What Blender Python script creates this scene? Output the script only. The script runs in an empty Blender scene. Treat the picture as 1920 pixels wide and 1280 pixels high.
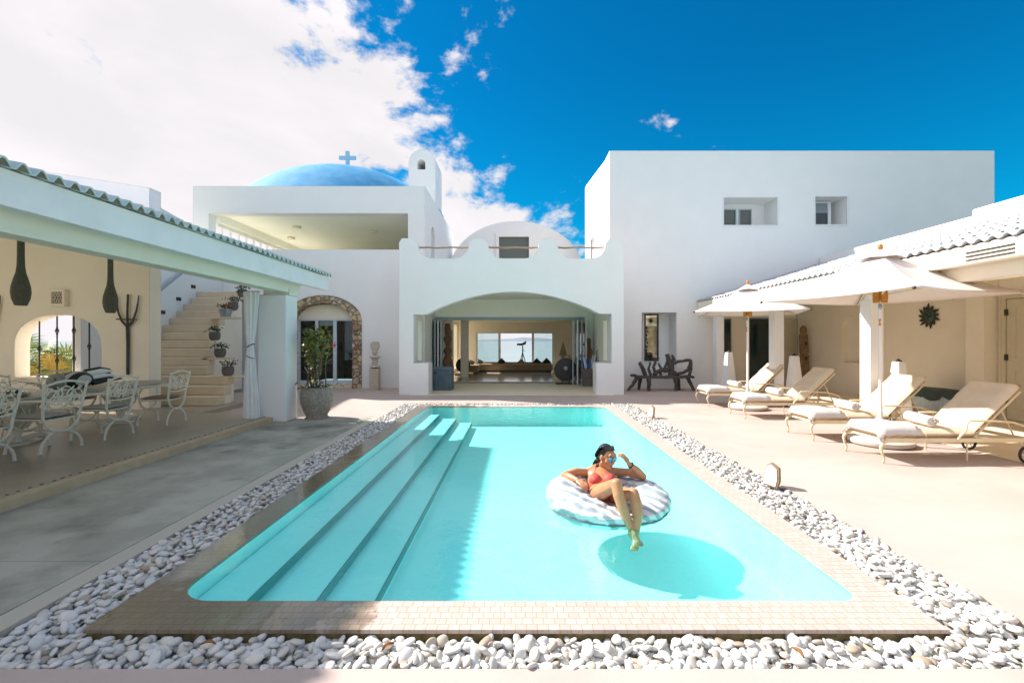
import bpy, bmesh, math, random
import numpy as np
from mathutils import Vector, Matrix, noise
from mathutils.geometry import tessellate_polygon
random.seed(7); RNG = np.random.default_rng(7)
SC = bpy.context.scene
COL = SC.collection
R = math.radians
PI = math.pi
DX, DY = 1.06, -0.45            # how far the sun's rays run sideways for each metre they fall

# ---------------------------------------------------------------- camera
cd = bpy.data.cameras.new('camera'); cam = bpy.data.objects.new('camera', cd); COL.objects.link(cam)
cam.location = (0, 0, 1.6); cam.rotation_euler = (R(90), 0, 0)
cd.sensor_width = 36; cd.lens = 16.0; cd.shift_x = -0.0042; cd.shift_y = -0.001
cd.clip_start = .05; cd.clip_end = 40000
SC.camera = cam
# ---------------------------------------------------------------- exposure
SC.view_settings.view_transform = 'Standard'; SC.view_settings.look = 'None'
SC.view_settings.gamma = 1; SC.view_settings.exposure = 1.3
SC.cycles.use_denoising = True
SC.cycles.max_bounces = 10; SC.cycles.diffuse_bounces = 5; SC.cycles.transparent_max_bounces = 12
SC.cycles.caustics_reflective = False; SC.cycles.caustics_refractive = False
# ---------------------------------------------------------------- sun
sl = bpy.data.lights.new('sun', 'SUN'); sl.energy = 4.0; sl.angle = R(1.1); sl.color = (1, .925, .86)
so = bpy.data.objects.new('sun', sl); COL.objects.link(so)
ray = Vector((DX, DY, -1)).normalized()
so.rotation_euler = ray.to_track_quat('-Z', 'Y').to_euler(); so.location = (-20, 9, 20)
tosun = -ray
EL = math.asin(tosun.z); AZ = math.atan2(tosun.x, tosun.y)
# ---------------------------------------------------------------- world: sky with a bank of cloud on one side
W = bpy.data.worlds.new('World'); SC.world = W; W.use_nodes = True
def build_world():
    nt = W.node_tree; N = nt.nodes; L = nt.links; N.clear()
    out = N.new('ShaderNodeOutputWorld'); bg = N.new('ShaderNodeBackground'); bg.inputs[1].default_value = .1
    sky = N.new('ShaderNodeTexSky'); sky.sky_type = 'NISHITA'; sky.sun_disc = False
    sky.sun_elevation = EL; sky.sun_rotation = AZ; sky.ozone_density = 3.0; sky.dust_density = .3; sky.air_density = 1.0
    tint = N.new('ShaderNodeMix'); tint.data_type = 'RGBA'; tint.blend_type = 'MULTIPLY'; tint.inputs[0].default_value = 1
    tint.inputs[7].default_value = SKY_TINT
    L.new(sky.outputs[0], tint.inputs[6])
    tc = N.new('ShaderNodeTexCoord')
    sp0 = N.new('ShaderNodeSeparateXYZ'); L.new(tc.outputs['Generated'], sp0.inputs[0]); hz = N.new('ShaderNodeMapRange'); hz.inputs[1].default_value = .5; hz.inputs[2].default_value = .05; L.new(sp0.outputs[2], hz.inputs[0])
    tm = N.new('ShaderNodeMix'); tm.data_type = 'RGBA'; tm.inputs[6].default_value = SKY_TINT; tm.inputs[7].default_value = SKY_LOW; L.new(hz.outputs[0], tm.inputs[0]); L.new(tm.outputs[2], tint.inputs[7])
    def M(op, a, b=None, c=None):
        n = N.new('ShaderNodeMath'); n.operation = op
        for i, v in enumerate((a, b, c)):
            if v is None: continue
            if isinstance(v, (int, float)): n.inputs[i].default_value = v
            else: L.new(v, n.inputs[i])
        return n.outputs[0]
    def noise_(scale, detail, rough, dist=0.0, off=(0, 0, 0), sc=(1, 1, 1)):
        mp = N.new('ShaderNodeMapping'); mp.inputs[1].default_value = off; mp.inputs[3].default_value = sc
        L.new(tc.outputs['Generated'], mp.inputs[0])
        n = N.new('ShaderNodeTexNoise'); n.inputs['Scale'].default_value = scale; n.inputs['Detail'].default_value = detail
        n.inputs['Roughness'].default_value = rough; n.inputs['Distortion'].default_value = dist
        L.new(mp.outputs[0], n.inputs[0]); return n.outputs[0]
    sep = N.new('ShaderNodeSeparateXYZ'); L.new(tc.outputs['Generated'], sep.inputs[0])
    x, y, z = sep.outputs
    # signed distance to the plane that bounds the cloud bank
    back = M('MULTIPLY', M('MAXIMUM', M('MULTIPLY', y, -1.0), 0.0), 1.9)     # unseen cloud added behind the camera and overhead as fill light
    over = M('MULTIPLY', M('MAXIMUM', M('SUBTRACT', z, .66), 0.0), 7.0); back = M('ADD', back, over)
    d = M('ADD', back, M('MULTIPLY_ADD', y, CL_Y, M('MULTIPLY_ADD', z, -1.0, M('MULTIPLY', x, -1.0))))
    big = noise_(4.2, 10, .60, .25, CL_OFF, (1, 1, 1.5))
    fine = noise_(7.5, 8, .62, .2, (3.1, 1.2, 2.2), (1, 1, 1.7))
    dens = M('ADD', M('MULTIPLY', d, 2.3), M('ADD', M('MULTIPLY', M('SUBTRACT', big, .52), 4.2), M('MULTIPLY', M('SUBTRACT', fine, .52), 1.5)))
    mr = N.new('ShaderNodeMapRange'); mr.interpolation_type = 'SMOOTHSTEP'
    mr.inputs[1].default_value = -.02; mr.inputs[2].default_value = .42; L.new(dens, mr.inputs[0])
    shade = noise_(2.4, 6, .55, .3, (1.5, .7, .3), (1, 1, 2.2))
    cr = N.new('ShaderNodeMix'); cr.data_type = 'RGBA'; L.new(shade, cr.inputs[0])
    mr2 = N.new('ShaderNodeMapRange'); mr2.inputs[1].default_value = .38; mr2.inputs[2].default_value = .62; L.new(shade, mr2.inputs[0]); L.new(mr2.outputs[0], cr.inputs[0])
    cr.inputs[6].default_value = CLOUD_A; cr.inputs[7].default_value = CLOUD_B
    cool = N.new('ShaderNodeMix'); cool.data_type = 'RGBA'; cool.blend_type = 'MULTIPLY'; cool.clamp_factor = True; L.new(back, cool.inputs[0]); L.new(cr.outputs[2], cool.inputs[6]); cool.inputs[7].default_value = (.95, 1.04, 1.16, 1)
    mx = N.new('ShaderNodeMix'); mx.data_type = 'RGBA'
    L.new(mr.outputs[0], mx.inputs[0]); L.new(tint.outputs[2], mx.inputs[6]); L.new(cool.outputs[2], mx.inputs[7])
    L.new(mx.outputs[2], bg.inputs[0]); L.new(bg.outputs[0], out.inputs[0])
CL_Y = .46; CL_OFF = (0.961457, 6.32327, 5.868378)
SKY_TINT = (.004, .40, .58, 1)
SKY_LOW = (.006, .50, .60, 1)
CLOUD_A = (3.6, 3.48, 3.58, 1); CLOUD_B = (4.15, 3.98, 4.1, 1)
build_world()

# ================================================================ helpers
def mat(name, col, rough=.6, col2=None, nscale=4, bump=0., bscale=30, metal=0., bevel=0., spec=.5, col3=None, n3=1.2, detail=6, lo=.35, hi=.65, trans=0., coat=0.):
    m = bpy.data.materials.new(name); m.use_nodes = True
    nt = m.node_tree; N = nt.nodes; L = nt.links; b = N['Principled BSDF']
    b.inputs['Base Color'].default_value = (*col, 1); b.inputs['Roughness'].default_value = rough
    b.inputs['Metallic'].default_value = metal; b.inputs['Specular IOR Level'].default_value = spec
    if trans: b.inputs['Transmission Weight'].default_value = trans
    if coat: b.inputs['Coat Weight'].default_value = coat
    tc = N.new('ShaderNodeTexCoord')
    def nz(s, d=detail):
        n = N.new('ShaderNodeTexNoise'); n.inputs['Scale'].default_value = s; n.inputs['Detail'].default_value = d; n.inputs['Roughness'].default_value = .6
        L.new(tc.outputs['Object'], n.inputs['Vector']); return n
    src = None
    if col2 is not None:
        n = nz(nscale); mr = N.new('ShaderNodeMapRange'); mr.inputs[1].default_value = lo; mr.inputs[2].default_value = hi; L.new(n.outputs[0], mr.inputs[0])
        mx = N.new('ShaderNodeMix'); mx.data_type = 'RGBA'; L.new(mr.outputs[0], mx.inputs[0])
        mx.inputs[6].default_value = (*col, 1); mx.inputs[7].default_value = (*col2, 1); src = mx.outputs[2]
        if col3 is not None:
            n = nz(n3, 8); mr = N.new('ShaderNodeMapRange'); mr.inputs[1].default_value = .50; mr.inputs[2].default_value = .64; L.new(n.outputs[0], mr.inputs[0])
            m2 = N.new('ShaderNodeMix'); m2.data_type = 'RGBA'; L.new(mr.outputs[0], m2.inputs[0]); L.new(src, m2.inputs[6]); m2.inputs[7].default_value = (*col3, 1); src = m2.outputs[2]
        L.new(src, b.inputs['Base Color'])
    nrm = None
    if bevel:
        bv = N.new('ShaderNodeBevel'); bv.samples = 3; bv.inputs[0].default_value = bevel; nrm = bv.outputs[0]
    if bump:
        n = nz(bscale, 5); bp = N.new('ShaderNodeBump'); bp.inputs['Strength'].default_value = bump; bp.inputs['Distance'].default_value = .02
        L.new(n.outputs[0], bp.inputs['Height'])
        if nrm: L.new(nrm, bp.inputs['Normal'])
        nrm = bp.outputs[0]
    if nrm: L.new(nrm, b.inputs['Normal'])
    return m

class MB:
    def __init__(s): s.v = []; s.f = []
    def add(s, vs, fs):
        o = len(s.v); s.v += [tuple(v) for v in vs]; s.f += [tuple(i + o for i in f) for f in fs]; return s
    def box(s, x0, y0, z0, x1, y1, z1):
        return s.add([(x0, y0, z0), (x1, y0, z0), (x1, y1, z0), (x0, y1, z0), (x0, y0, z1), (x1, y0, z1), (x1, y1, z1), (x0, y1, z1)],
                     [(0, 3, 2, 1), (4, 5, 6, 7), (0, 1, 5, 4), (1, 2, 6, 5), (2, 3, 7, 6), (3, 0, 4, 7)])
    def plate(s, loops, fn0, fn1):
        """a slab whose outline (and holes) are 2-D loops; fn0/fn1 map (u,v) to the front and back faces"""
        pts = [p for l in loops for p in l]; n = len(pts)
        tris = tessellate_polygon([[Vector((p[0], p[1], 0)) for p in l] for l in loops])
        vs = [fn0(*p) for p in pts] + [fn1(*p) for p in pts]; fs = []
        for t in tris: fs.append(tuple(t)); fs.append(tuple(i + n for i in reversed(t)))
        o = 0
        for l in loops:
            k = len(l)
            for i in range(k): a, b = o + i, o + (i + 1) % k; fs.append((a, b, b + n, a + n))
            o += k
        return s.add(vs, fs)
    def wall_y(s, loops, y0, y1): return s.plate(loops, lambda u, v: (u, y0, v), lambda u, v: (u, y1, v))     # outline in x,z
    def wall_x(s, loops, x0, x1): return s.plate(loops, lambda u, v: (x0, u, v), lambda u, v: (x1, u, v))     # outline in y,z
    def slab(s, loops, z0, z1): return s.plate(loops, lambda u, v: (u, v, z0), lambda u, v: (u, v, z1))       # outline in x,y
    def tube(s, pts, r, n=8, closed=False):
        pts = [Vector(p) for p in pts]; k = len(pts)
        rs = r if isinstance(r, (list, tuple)) else [r] * k
        vs = []; fs = []; up = None
        for i, p in enumerate(pts):
            a = pts[(i - 1) % k] if (closed or i) else p; b = pts[(i + 1) % k] if (closed or i < k - 1) else p
            t = (b - a); t = t.normalized() if t.length > 1e-9 else Vector((0, 0, 1))
            if up is None: up = t.orthogonal().normalized()
            up = (up - t * up.dot(t)); up = up.normalized() if up.length > 1e-6 else t.orthogonal().normalized()
            w = t.cross(up)
            for j in range(n):
                a_ = 2 * PI * j / n; vs.append(p + (up * math.cos(a_) + w * math.sin(a_)) * rs[i])
        m = k if closed else k - 1
        for i in range(m):
            for j in range(n):
                a0 = i * n + j; a1 = i * n + (j + 1) % n; b0 = ((i + 1) % k) * n + j; b1 = ((i + 1) % k) * n + (j + 1) % n
                fs.append((a0, a1, b1, b0))
        if not closed: fs.append(tuple(reversed(range(n)))); fs.append(tuple(range((k - 1) * n, k * n)))
        return s.add(vs, fs)
    def lathe(s, prof, c=(0, 0, 0), n=24, cap=True):
        vs = []; fs = []; k = len(prof)
        for r, z in prof:
            for j in range(n): a = 2 * PI * j / n; vs.append((c[0] + r * math.cos(a), c[1] + r * math.sin(a), c[2] + z))
        for i in range(k - 1):
            for j in range(n): fs.append((i * n + j, i * n + (j + 1) % n, (i + 1) * n + (j + 1) % n, (i + 1) * n + j))
        if cap: fs.append(tuple(reversed(range(n)))); fs.append(tuple(range((k - 1) * n, k * n)))
        return s.add(vs, fs)
    def ball(s, c, r, n=12, m=8, rot=None):
        if not isinstance(r, (list, tuple)): r = (r, r, r)
        vs = []; fs = []; c = Vector(c)
        def P(v): v = Vector((v[0] * r[0], v[1] * r[1], v[2] * r[2])); v = rot @ v if rot else v; return c + v
        vs.append(P((0, 0, -1)))
        for i in range(1, m):
            t = -PI / 2 + PI * i / m
            for j in range(n): a = 2 * PI * j / n; vs.append(P((math.cos(t) * math.cos(a), math.cos(t) * math.sin(a), math.sin(t))))
        vs.append(P((0, 0, 1)))
        for j in range(n): fs.append((0, 1 + (j + 1) % n, 1 + j))
        for i in range(m - 2):
            for j in range(n): fs.append((1 + i * n + j, 1 + i * n + (j + 1) % n, 1 + (i + 1) * n + (j + 1) % n, 1 + (i + 1) * n + j))
        l = len(vs) - 1; o = 1 + (m - 2) * n
        for j in range(n): fs.append((o + j, o + (j + 1) % n, l))
        return s.add(vs, fs)
    def cone(s, a, b, ra, rb, n=12): return s.tube([a, b], [ra, rb], n)
    def sheet(s, nu, nv, fn):
        vs = [fn(i / nu, j / nv) for j in range(nv + 1) for i in range(nu + 1)]
        fs = [(j * (nu + 1) + i, j * (nu + 1) + i + 1, (j + 1) * (nu + 1) + i + 1, (j + 1) * (nu + 1) + i) for j in range(nv) for i in range(nu)]
        return s.add(vs, fs)
    def rot(s, M):
        s.v = [tuple(M @ Vector(v)) for v in s.v]; return s
    def build(s, name, m, parent=None, smooth=False, bevel=0., solid=0., seg=2, sub=0, fix=True):
        me = bpy.data.meshes.new(name); me.from_pydata(s.v, [], s.f)
        if fix:
            bm = bmesh.new(); bm.from_mesh(me); bmesh.ops.recalc_face_normals(bm, faces=bm.faces); bm.to_mesh(me); bm.free()
        for k in (m if isinstance(m, (list, tuple)) else [m]): me.materials.append(k)
        o = bpy.data.objects.new(name, me); COL.objects.link(o)
        if parent: o.parent = parent
        if smooth:
            me.polygons.foreach_set('use_smooth', [True] * len(me.polygons))
            if smooth != 'all': me.set_sharp_from_angle(angle=R(50))
        if solid: d = o.modifiers.new('solid', 'SOLIDIFY'); d.thickness = solid; d.offset = 0
        if bevel: d = o.modifiers.new('bevel', 'BEVEL'); d.width = bevel; d.segments = seg; d.limit_method = 'ANGLE'; d.angle_limit = R(35)
        if sub: d = o.modifiers.new('sub', 'SUBSURF'); d.levels = sub; d.render_levels = sub
        return o
def tag(o, label=None, cat=None, group=None, kind=None):
    if label: o['label'] = label
    if cat: o['category'] = cat
    if group: o['group'] = group
    if kind: o['kind'] = kind
    return o
def thing(name, label, cat, loc=(0, 0, 0), rz=0, group=None):
    o = bpy.data.objects.new(name, None); COL.objects.link(o); o.empty_display_size = .2
    o.location = loc; o.rotation_euler = (0, 0, rz); return tag(o, label, cat, group)
def struct(o): o['kind'] = 'structure'; return o
def copy_tree(o, parent=None, kids=None):
    if kids is None:
        kids = {}
        for q in COL.objects:
            if q.parent: kids.setdefault(q.parent, []).append(q)
    c = o.copy(); COL.objects.link(c); c.parent = parent
    for ch in kids.get(o, []): copy_tree(ch, c, kids)
    return c
def rect(x0, z0, x1, z1): return [(x0, z0), (x1, z0), (x1, z1), (x0, z1)]
def arc(cx, cz, r, a0, a1, n=12, rz=None):
    rz = r if rz is None else rz
    return [(cx + r * math.cos(R(a0 + (a1 - a0) * i / n)), cz + rz * math.sin(R(a0 + (a1 - a0) * i / n))) for i in range(n + 1)]
def rrect(x0, y0, x1, y1, r, n=6):
    return arc(x0 + r, y0 + r, r, 180, 270, n) + arc(x1 - r, y0 + r, r, 270, 360, n) + arc(x1 - r, y1 - r, r, 0, 90, n) + arc(x0 + r, y1 - r, r, 90, 180, n)

# ================================================================ materials
PLAST = mat('white_plaster', (.81, .81, .80), .75, (.785, .785, .775), 1.5, .14, 5, bevel=.025, spec=.2)
CREAM = mat('cream_plaster', (.88, .80, .66), .75, (.84, .76, .62), 1.5, .10, 9, bevel=.02, spec=.2)
LFLOOR = mat('pale_bounce_screed', (.84, .72, .56), .5, (.80, .68, .52), 1.0, .03, 30, col3=(.76, .65, .50), n3=.8, spec=.3)  # extra pale, to bounce light onto the walls around
PORCH = mat('pale_porch_plaster', (.92, .92, .82), .75, (.89, .89, .79), 1.5, .10, 9, bevel=.02, spec=.2)
DECK = mat('pale_screed', (.49, .40, .36), .6, (.455, .365, .325), 1.2, .06, 40, col3=(.43, .345, .305), n3=.7, spec=.25)
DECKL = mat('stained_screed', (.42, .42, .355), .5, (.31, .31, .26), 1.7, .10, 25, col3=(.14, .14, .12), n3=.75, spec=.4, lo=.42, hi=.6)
DECKM = mat('trowelled_screed', (.46, .44, .36), .5, (.46, .42, .37), 1.6, .06, 40, spec=.35)
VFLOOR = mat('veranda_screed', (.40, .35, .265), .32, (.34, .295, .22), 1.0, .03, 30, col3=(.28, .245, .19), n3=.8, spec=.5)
KERB = mat('kerb_stone', (.56, .46, .29), .6, (.46, .37, .23), 5, .1, 40)
JOINT = mat('dark_joint', (.10, .095, .09), .9)
STEP = mat('step_screed', (.70, .58, .42), .6, (.63, .52, .37), 3, .08, 30)
FASC = mat('painted_timber', (.84, .80, .80), .6, (.77, .74, .74), 2.5, .08, 14, spec=.3)
BEAM = mat('pale_green_timber', (.70, .68, .58), .6, (.75, .72, .63), 1.3, .05, 14, spec=.3)
TILE = mat('whitewashed_roof_tile', (.54, .54, .56), .8, (.46, .48, .51), 5, .25, 30, col3=(.34, .42, .47), n3=4)
TILEG = mat('green_grey_roof_tile', (.44, .58, .58), .8, (.60, .68, .68), 7, .3, 30)
MORTAR = mat('olive_mortar', (.20, .17, .11), .95, (.13, .11, .07), 12)
BLUE = mat('blue_dome_paint', (.045, .26, .50), .75, (.085, .32, .55), 2.2, .15, 4, col3=(.11, .34, .55), n3=1.3, spec=.15)
GLASS = None
def glassy(name, col, rough=.03, alpha=.75):
    m = bpy.data.materials.new(name); m.use_nodes = True; nt = m.node_tree; N = nt.nodes; L = nt.links; N.clear()
    out = N.new('ShaderNodeOutputMaterial'); t = N.new('ShaderNodeBsdfTransparent'); t.inputs[0].default_value = (*col, 1)
    g = N.new('ShaderNodeBsdfGlossy'); g.inputs['Roughness'].default_value = rough
    fr = N.new('ShaderNodeFresnel'); fr.inputs[0].default_value = 1.5
    mx = N.new('ShaderNodeMixShader'); L.new(fr.outputs[0], mx.inputs[0]); L.new(t.outputs[0], mx.inputs[1]); L.new(g.outputs[0], mx.inputs[2]); L.new(mx.outputs[0], out.inputs[0])
    return m
PANE = glassy('window_glass', (.82, .88, .88))
DARKGL = mat('dark_glass', (.012, .03, .035), .05, spec=.6)
GREYGL = mat('grey_glass', (.09, .11, .09), .06, spec=.6)
BLIND = mat('grey_blind', (.25, .29, .32), .7)
WMETAL = mat('white_frame', (.72, .74, .76), .4)
TEAL = mat('grey_blue_frame', (.33, .42, .46), .4)
DKMET = mat('dark_iron', (.018, .016, .015), .5, (.03, .026, .02), 30)
DKWOOD = mat('dark_driftwood', (.045, .038, .034), .75, (.09, .08, .075), 12, .5, 40)
WOOD = mat('brown_wood', (.27, .16, .08), .6, (.17, .095, .045), 10, .2, 40)
POLE = mat('grey_pole_wood', (.33, .24, .17), .7, (.22, .16, .11), 14, .3, 50)
ORANGEW = mat('orange_teak', (.52, .22, .03), .45, (.40, .16, .02), 14)
ALU = mat('cream_cast_aluminium', (.76, .72, .60), .5, (.68, .64, .52), 8)
CREAMM = mat('cream_painted_metal', (.68, .58, .38), .45, (.62, .52, .33), 8)
CUSH = mat('cream_cushion_cloth', (.68, .56, .41), .9, (.63, .51, .37), 6, .25, 8)
GCUSH = mat('grey_cushion', (.36, .36, .35), .9, (.31, .31, .30), 8)
BCUSH = mat('brown_cushion', (.24, .17, .12), .9, (.20, .14, .10), 8)
CANV = mat('cream_canvas', (.68, .625, .59), .85, (.64, .585, .55), 3, .08, 20)
TOWEL = mat('white_towel', (.62, .59, .57), .95, (.57, .54, .52), 20, .4, 60)
GRAN = mat('granite_pot', (.36, .33, .28), .85, (.20, .18, .15), 22, .7, 26)
STONE = mat('pale_carved_stone', (.52, .46, .38), .85, (.44, .38, .31), 8, .3, 30)
LEAF = mat('green_leaf', (.07, .12, .02), .5, (.13, .19, .03), 8)
LEAFY = mat('yellow_green_leaf', (.20, .22, .03), .55, (.32, .28, .05), 6)
LEAFD = mat('dark_leaf', (.02, .05, .025), .5, (.035, .08, .03), 8)
PINK = mat('pink_bract', (.65, .03, .12), .6)
ZINC = mat('zinc', (.36, .42, .45), .4, (.28, .33, .36), 9, metal=.6)
GREYPOT = mat('dark_clay_pot', (.10, .09, .085), .8, (.16, .14, .13), 14)
BASK = mat('woven_grey_basket', (.085, .085, .06), .85, (.12, .115, .085), 30, .6, 60)
CURT = mat('white_curtain_cloth', (.80, .81, .80), .9, (.76, .77, .77), 8)
SOFA = mat('brown_sofa_cloth', (.36, .26, .15), .9, (.31, .22, .13), 6)
BLACK = mat('black_paint', (.012, .012, .014), .4)
WHITE = mat('white_paint', (.80, .79, .77), .5)
VERDI = mat('green_bronze', (.04, .11, .09), .55, (.08, .06, .03), 9, .3, 30, metal=.5)
RUST = mat('brown_bronze', (.075, .05, .03), .6, (.04, .05, .04), 9, metal=.4)
DOORB = mat('beige_door_paint', (.62, .55, .40), .5, (.58, .51, .37), 4)
# ================================================================ the setting: deck, pool, water, pebble bed, land, sea
def tile_mat():
    m = bpy.data.materials.new('travertine_coping_tile'); m.use_nodes = True; nt = m.node_tree; N = nt.nodes; L = nt.links; b = N['Principled BSDF']
    tc = N.new('ShaderNodeTexCoord'); br = N.new('ShaderNodeTexBrick'); L.new(tc.outputs['Object'], br.inputs[0])
    wob = N.new('ShaderNodeTexNoise'); wob.inputs['Scale'].default_value = 9; L.new(tc.outputs['Object'], wob.inputs[0])
    va = N.new('ShaderNodeVectorMath'); va.operation = 'MULTIPLY_ADD'; va.inputs[1].default_value = (.012, .012, 0)
    L.new(wob.outputs[1], va.inputs[0]); L.new(tc.outputs['Object'], va.inputs[2]); L.new(va.outputs[0], br.inputs[0])
    br.inputs['Scale'].default_value = 1; br.offset = .38; br.squash = 1.0
    br.inputs['Brick Width'].default_value = .062; br.inputs['Row Height'].default_value = .056; br.inputs['Mortar Size'].default_value = .002
    br.inputs['Mortar Smooth'].default_value = .3; br.inputs['Bias'].default_value = -.1
    br.inputs['Color1'].default_value = (.52, .415, .37, 1); br.inputs['Color2'].default_value = (.46, .355, .31, 1); br.inputs['Mortar'].default_value = (.30, .24, .18, 1)
    n = N.new('ShaderNodeTexNoise'); n.inputs['Scale'].default_value = 55; n.inputs['Detail'].default_value = 6; L.new(tc.outputs['Object'], n.inputs[0])
    mr = N.new('ShaderNodeMapRange'); mr.inputs[1].default_value = .60; mr.inputs[2].default_value = .72; L.new(n.outputs[0], mr.inputs[0])
    mx = N.new('ShaderNodeMix'); mx.data_type = 'RGBA'; L.new(mr.outputs[0], mx.inputs[0]); L.new(br.outputs[0], mx.inputs[6]); mx.inputs[7].default_value = (.38, .27, .16, 1)
    # the wet part, where the brimming water has run over the stone
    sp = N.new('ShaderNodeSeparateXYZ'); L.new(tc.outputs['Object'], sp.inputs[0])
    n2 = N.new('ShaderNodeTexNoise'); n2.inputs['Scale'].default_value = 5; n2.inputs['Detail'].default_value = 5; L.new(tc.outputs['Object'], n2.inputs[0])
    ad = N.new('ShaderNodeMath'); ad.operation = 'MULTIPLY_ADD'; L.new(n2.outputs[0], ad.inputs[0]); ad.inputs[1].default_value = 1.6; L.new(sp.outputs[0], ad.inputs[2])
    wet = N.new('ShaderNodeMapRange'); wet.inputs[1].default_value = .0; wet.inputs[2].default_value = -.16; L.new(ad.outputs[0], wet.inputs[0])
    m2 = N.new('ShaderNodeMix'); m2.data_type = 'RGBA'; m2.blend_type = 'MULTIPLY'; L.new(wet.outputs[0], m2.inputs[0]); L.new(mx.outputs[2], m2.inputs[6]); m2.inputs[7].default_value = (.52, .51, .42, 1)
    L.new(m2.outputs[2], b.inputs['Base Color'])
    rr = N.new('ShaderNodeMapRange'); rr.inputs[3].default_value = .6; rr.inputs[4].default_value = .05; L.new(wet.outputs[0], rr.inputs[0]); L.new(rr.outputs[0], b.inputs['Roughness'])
    bp = N.new('ShaderNodeBump'); bp.inputs['Strength'].default_value = .6; bp.inputs['Distance'].default_value = .004; bp.invert = True; L.new(br.outputs[1], bp.inputs['Height']); L.new(bp.outputs[0], b.inputs['Normal'])
    return m
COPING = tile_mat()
MOSS = mat('mossy_stone', (.16, .13, .05), .95, (.30, .24, .12), 22, .6, 40)
POOLP = mat('pale_aqua_plaster', (.61, .95, .94), .7, (.55, .93, .93), 5, .03, 20, col3=(.66, .95, .94), n3=22, spec=.2)
def water_mat(name='pool_water', tint=(.60, .97, .94, 1)):
    m = bpy.data.materials.new(name); m.use_nodes = True; nt = m.node_tree; N = nt.nodes; L = nt.links; N.clear()
    out = N.new('ShaderNodeOutputMaterial'); t = N.new('ShaderNodeBsdfTransparent'); t.inputs[0].default_value = tint
    g = N.new('ShaderNodeBsdfGlossy'); g.inputs['Roughness'].default_value = .02
    # reflectance by Schlick's rule, the same from above and from below the surface
    ge = N.new('ShaderNodeNewGeometry'); dt = N.new('ShaderNodeVectorMath'); dt.operation = 'DOT_PRODUCT'; L.new(ge.outputs['Normal'], dt.inputs[0]); L.new(ge.outputs['Incoming'], dt.inputs[1])
    def M(op, a, v, c=None):
        q = N.new('ShaderNodeMath'); q.operation = op
        for i, k in enumerate((a, v, c)):
            if k is None: continue
            if isinstance(k, (int, float)): q.inputs[i].default_value = k
            else: L.new(k, q.inputs[i])
        return q.outputs[0]
    fres = M('MULTIPLY_ADD', M('POWER', M('SUBTRACT', 1.0, M('ABSOLUTE', dt.outputs['Value'], 0)), 5.0), .98, .02)
    tc = N.new('ShaderNodeTexCoord'); mp = N.new('ShaderNodeMapping'); mp.inputs[3].default_value = (1, 1, 1); L.new(tc.outputs['Object'], mp.inputs[0])
    n = N.new('ShaderNodeTexNoise'); n.inputs['Scale'].default_value = 5; n.inputs['Detail'].default_value = 3; L.new(mp.outputs[0], n.inputs[0])
    n2 = N.new('ShaderNodeTexNoise'); n2.inputs['Scale'].default_value = 26; n2.inputs['Detail'].default_value = 2; L.new(mp.outputs[0], n2.inputs[0])
    ma = N.new('ShaderNodeMath'); ma.operation = 'MULTIPLY_ADD'; L.new(n2.outputs[0], ma.inputs[0]); ma.inputs[1].default_value = .22; L.new(n.outputs[0], ma.inputs[2])
    bp = N.new('ShaderNodeBump'); bp.inputs['Strength'].default_value = .26; bp.inputs['Distance'].default_value = .02; L.new(ma.outputs[0], bp.inputs['Height'])
    L.new(bp.outputs[0], g.inputs['Normal'])
    mx = N.new('ShaderNodeMixShader'); L.new(fres, mx.inputs[0]); L.new(t.outputs[0], mx.inputs[1]); L.new(g.outputs[0], mx.inputs[2]); L.new(mx.outputs[0], out.inputs[0])
    return m
WATER = water_mat()
PX0, PX1, PY0, PY1 = -2.15, 2.13, 2.80, 11.0
POOLR = rrect(PX0, PY0, PX1, PY1, .16)
# near corners follow a wider curve
def pool_loop(e=0.):
    return (arc(PX0 - e + .26, PY0 - e + .26, .26, 180, 270, 8) + arc(PX1 + e - .12, PY0 - e + .12, .12, 270, 360, 6)
            + arc(PX1 + e - .42, PY1 + e - .42, .42, 0, 90, 10) + arc(PX0 - e + .12, PY1 + e - .12, .12, 90, 180, 6))
struct(MB().slab([[(-3.0, -8), (12, -8), (12, 17), (-12, 17), (-12, 9.506), (-2.84, 9.506), (-2.84, 11.6), (2.92, 11.6), (2.92, 2.22), (-3.0, 2.22)]], -.14, 0).build('pool_deck', DECK))
struct(MB().slab([[(-3.0, 2.226), (-2.84, 2.226), (-2.84, 9.5), (-3.0, 9.5)]], -.14, 0).build('deck_border', DECKM))
b = MB()
for y0, y1 in ((-8, .6), (.606, 3.3), (3.306, 6.4), (6.406, 9.5)): b.box(-4.78, y0, -.14, -3.008, y1, 0)
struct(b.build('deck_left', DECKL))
struct(MB().box(-4.9, -8, -.2, -2.9, 9.6, -.02).build('deck_bed', JOINT))
struct(MB().box(-2.95, 2.15, -.2, 3.0, 2.52, -.075).box(-2.95, 2.52, -.2, -2.38, 11.65, -.075).box(2.38, 2.52, -.2, 3.0, 11.65, -.075).box(-2.38, 11.23, -.2, 2.38, 11.65, -.075).build('pebble_bed', mat('pale_bed', (.40, .38, .33), .9)))
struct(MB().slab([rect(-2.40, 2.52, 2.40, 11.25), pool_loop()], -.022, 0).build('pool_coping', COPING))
struct(MB().slab([rect(-2.385, 2.535, 2.385, 11.235), pool_loop(.02)], -.12, -.022).build('coping_base', MOSS))
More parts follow.
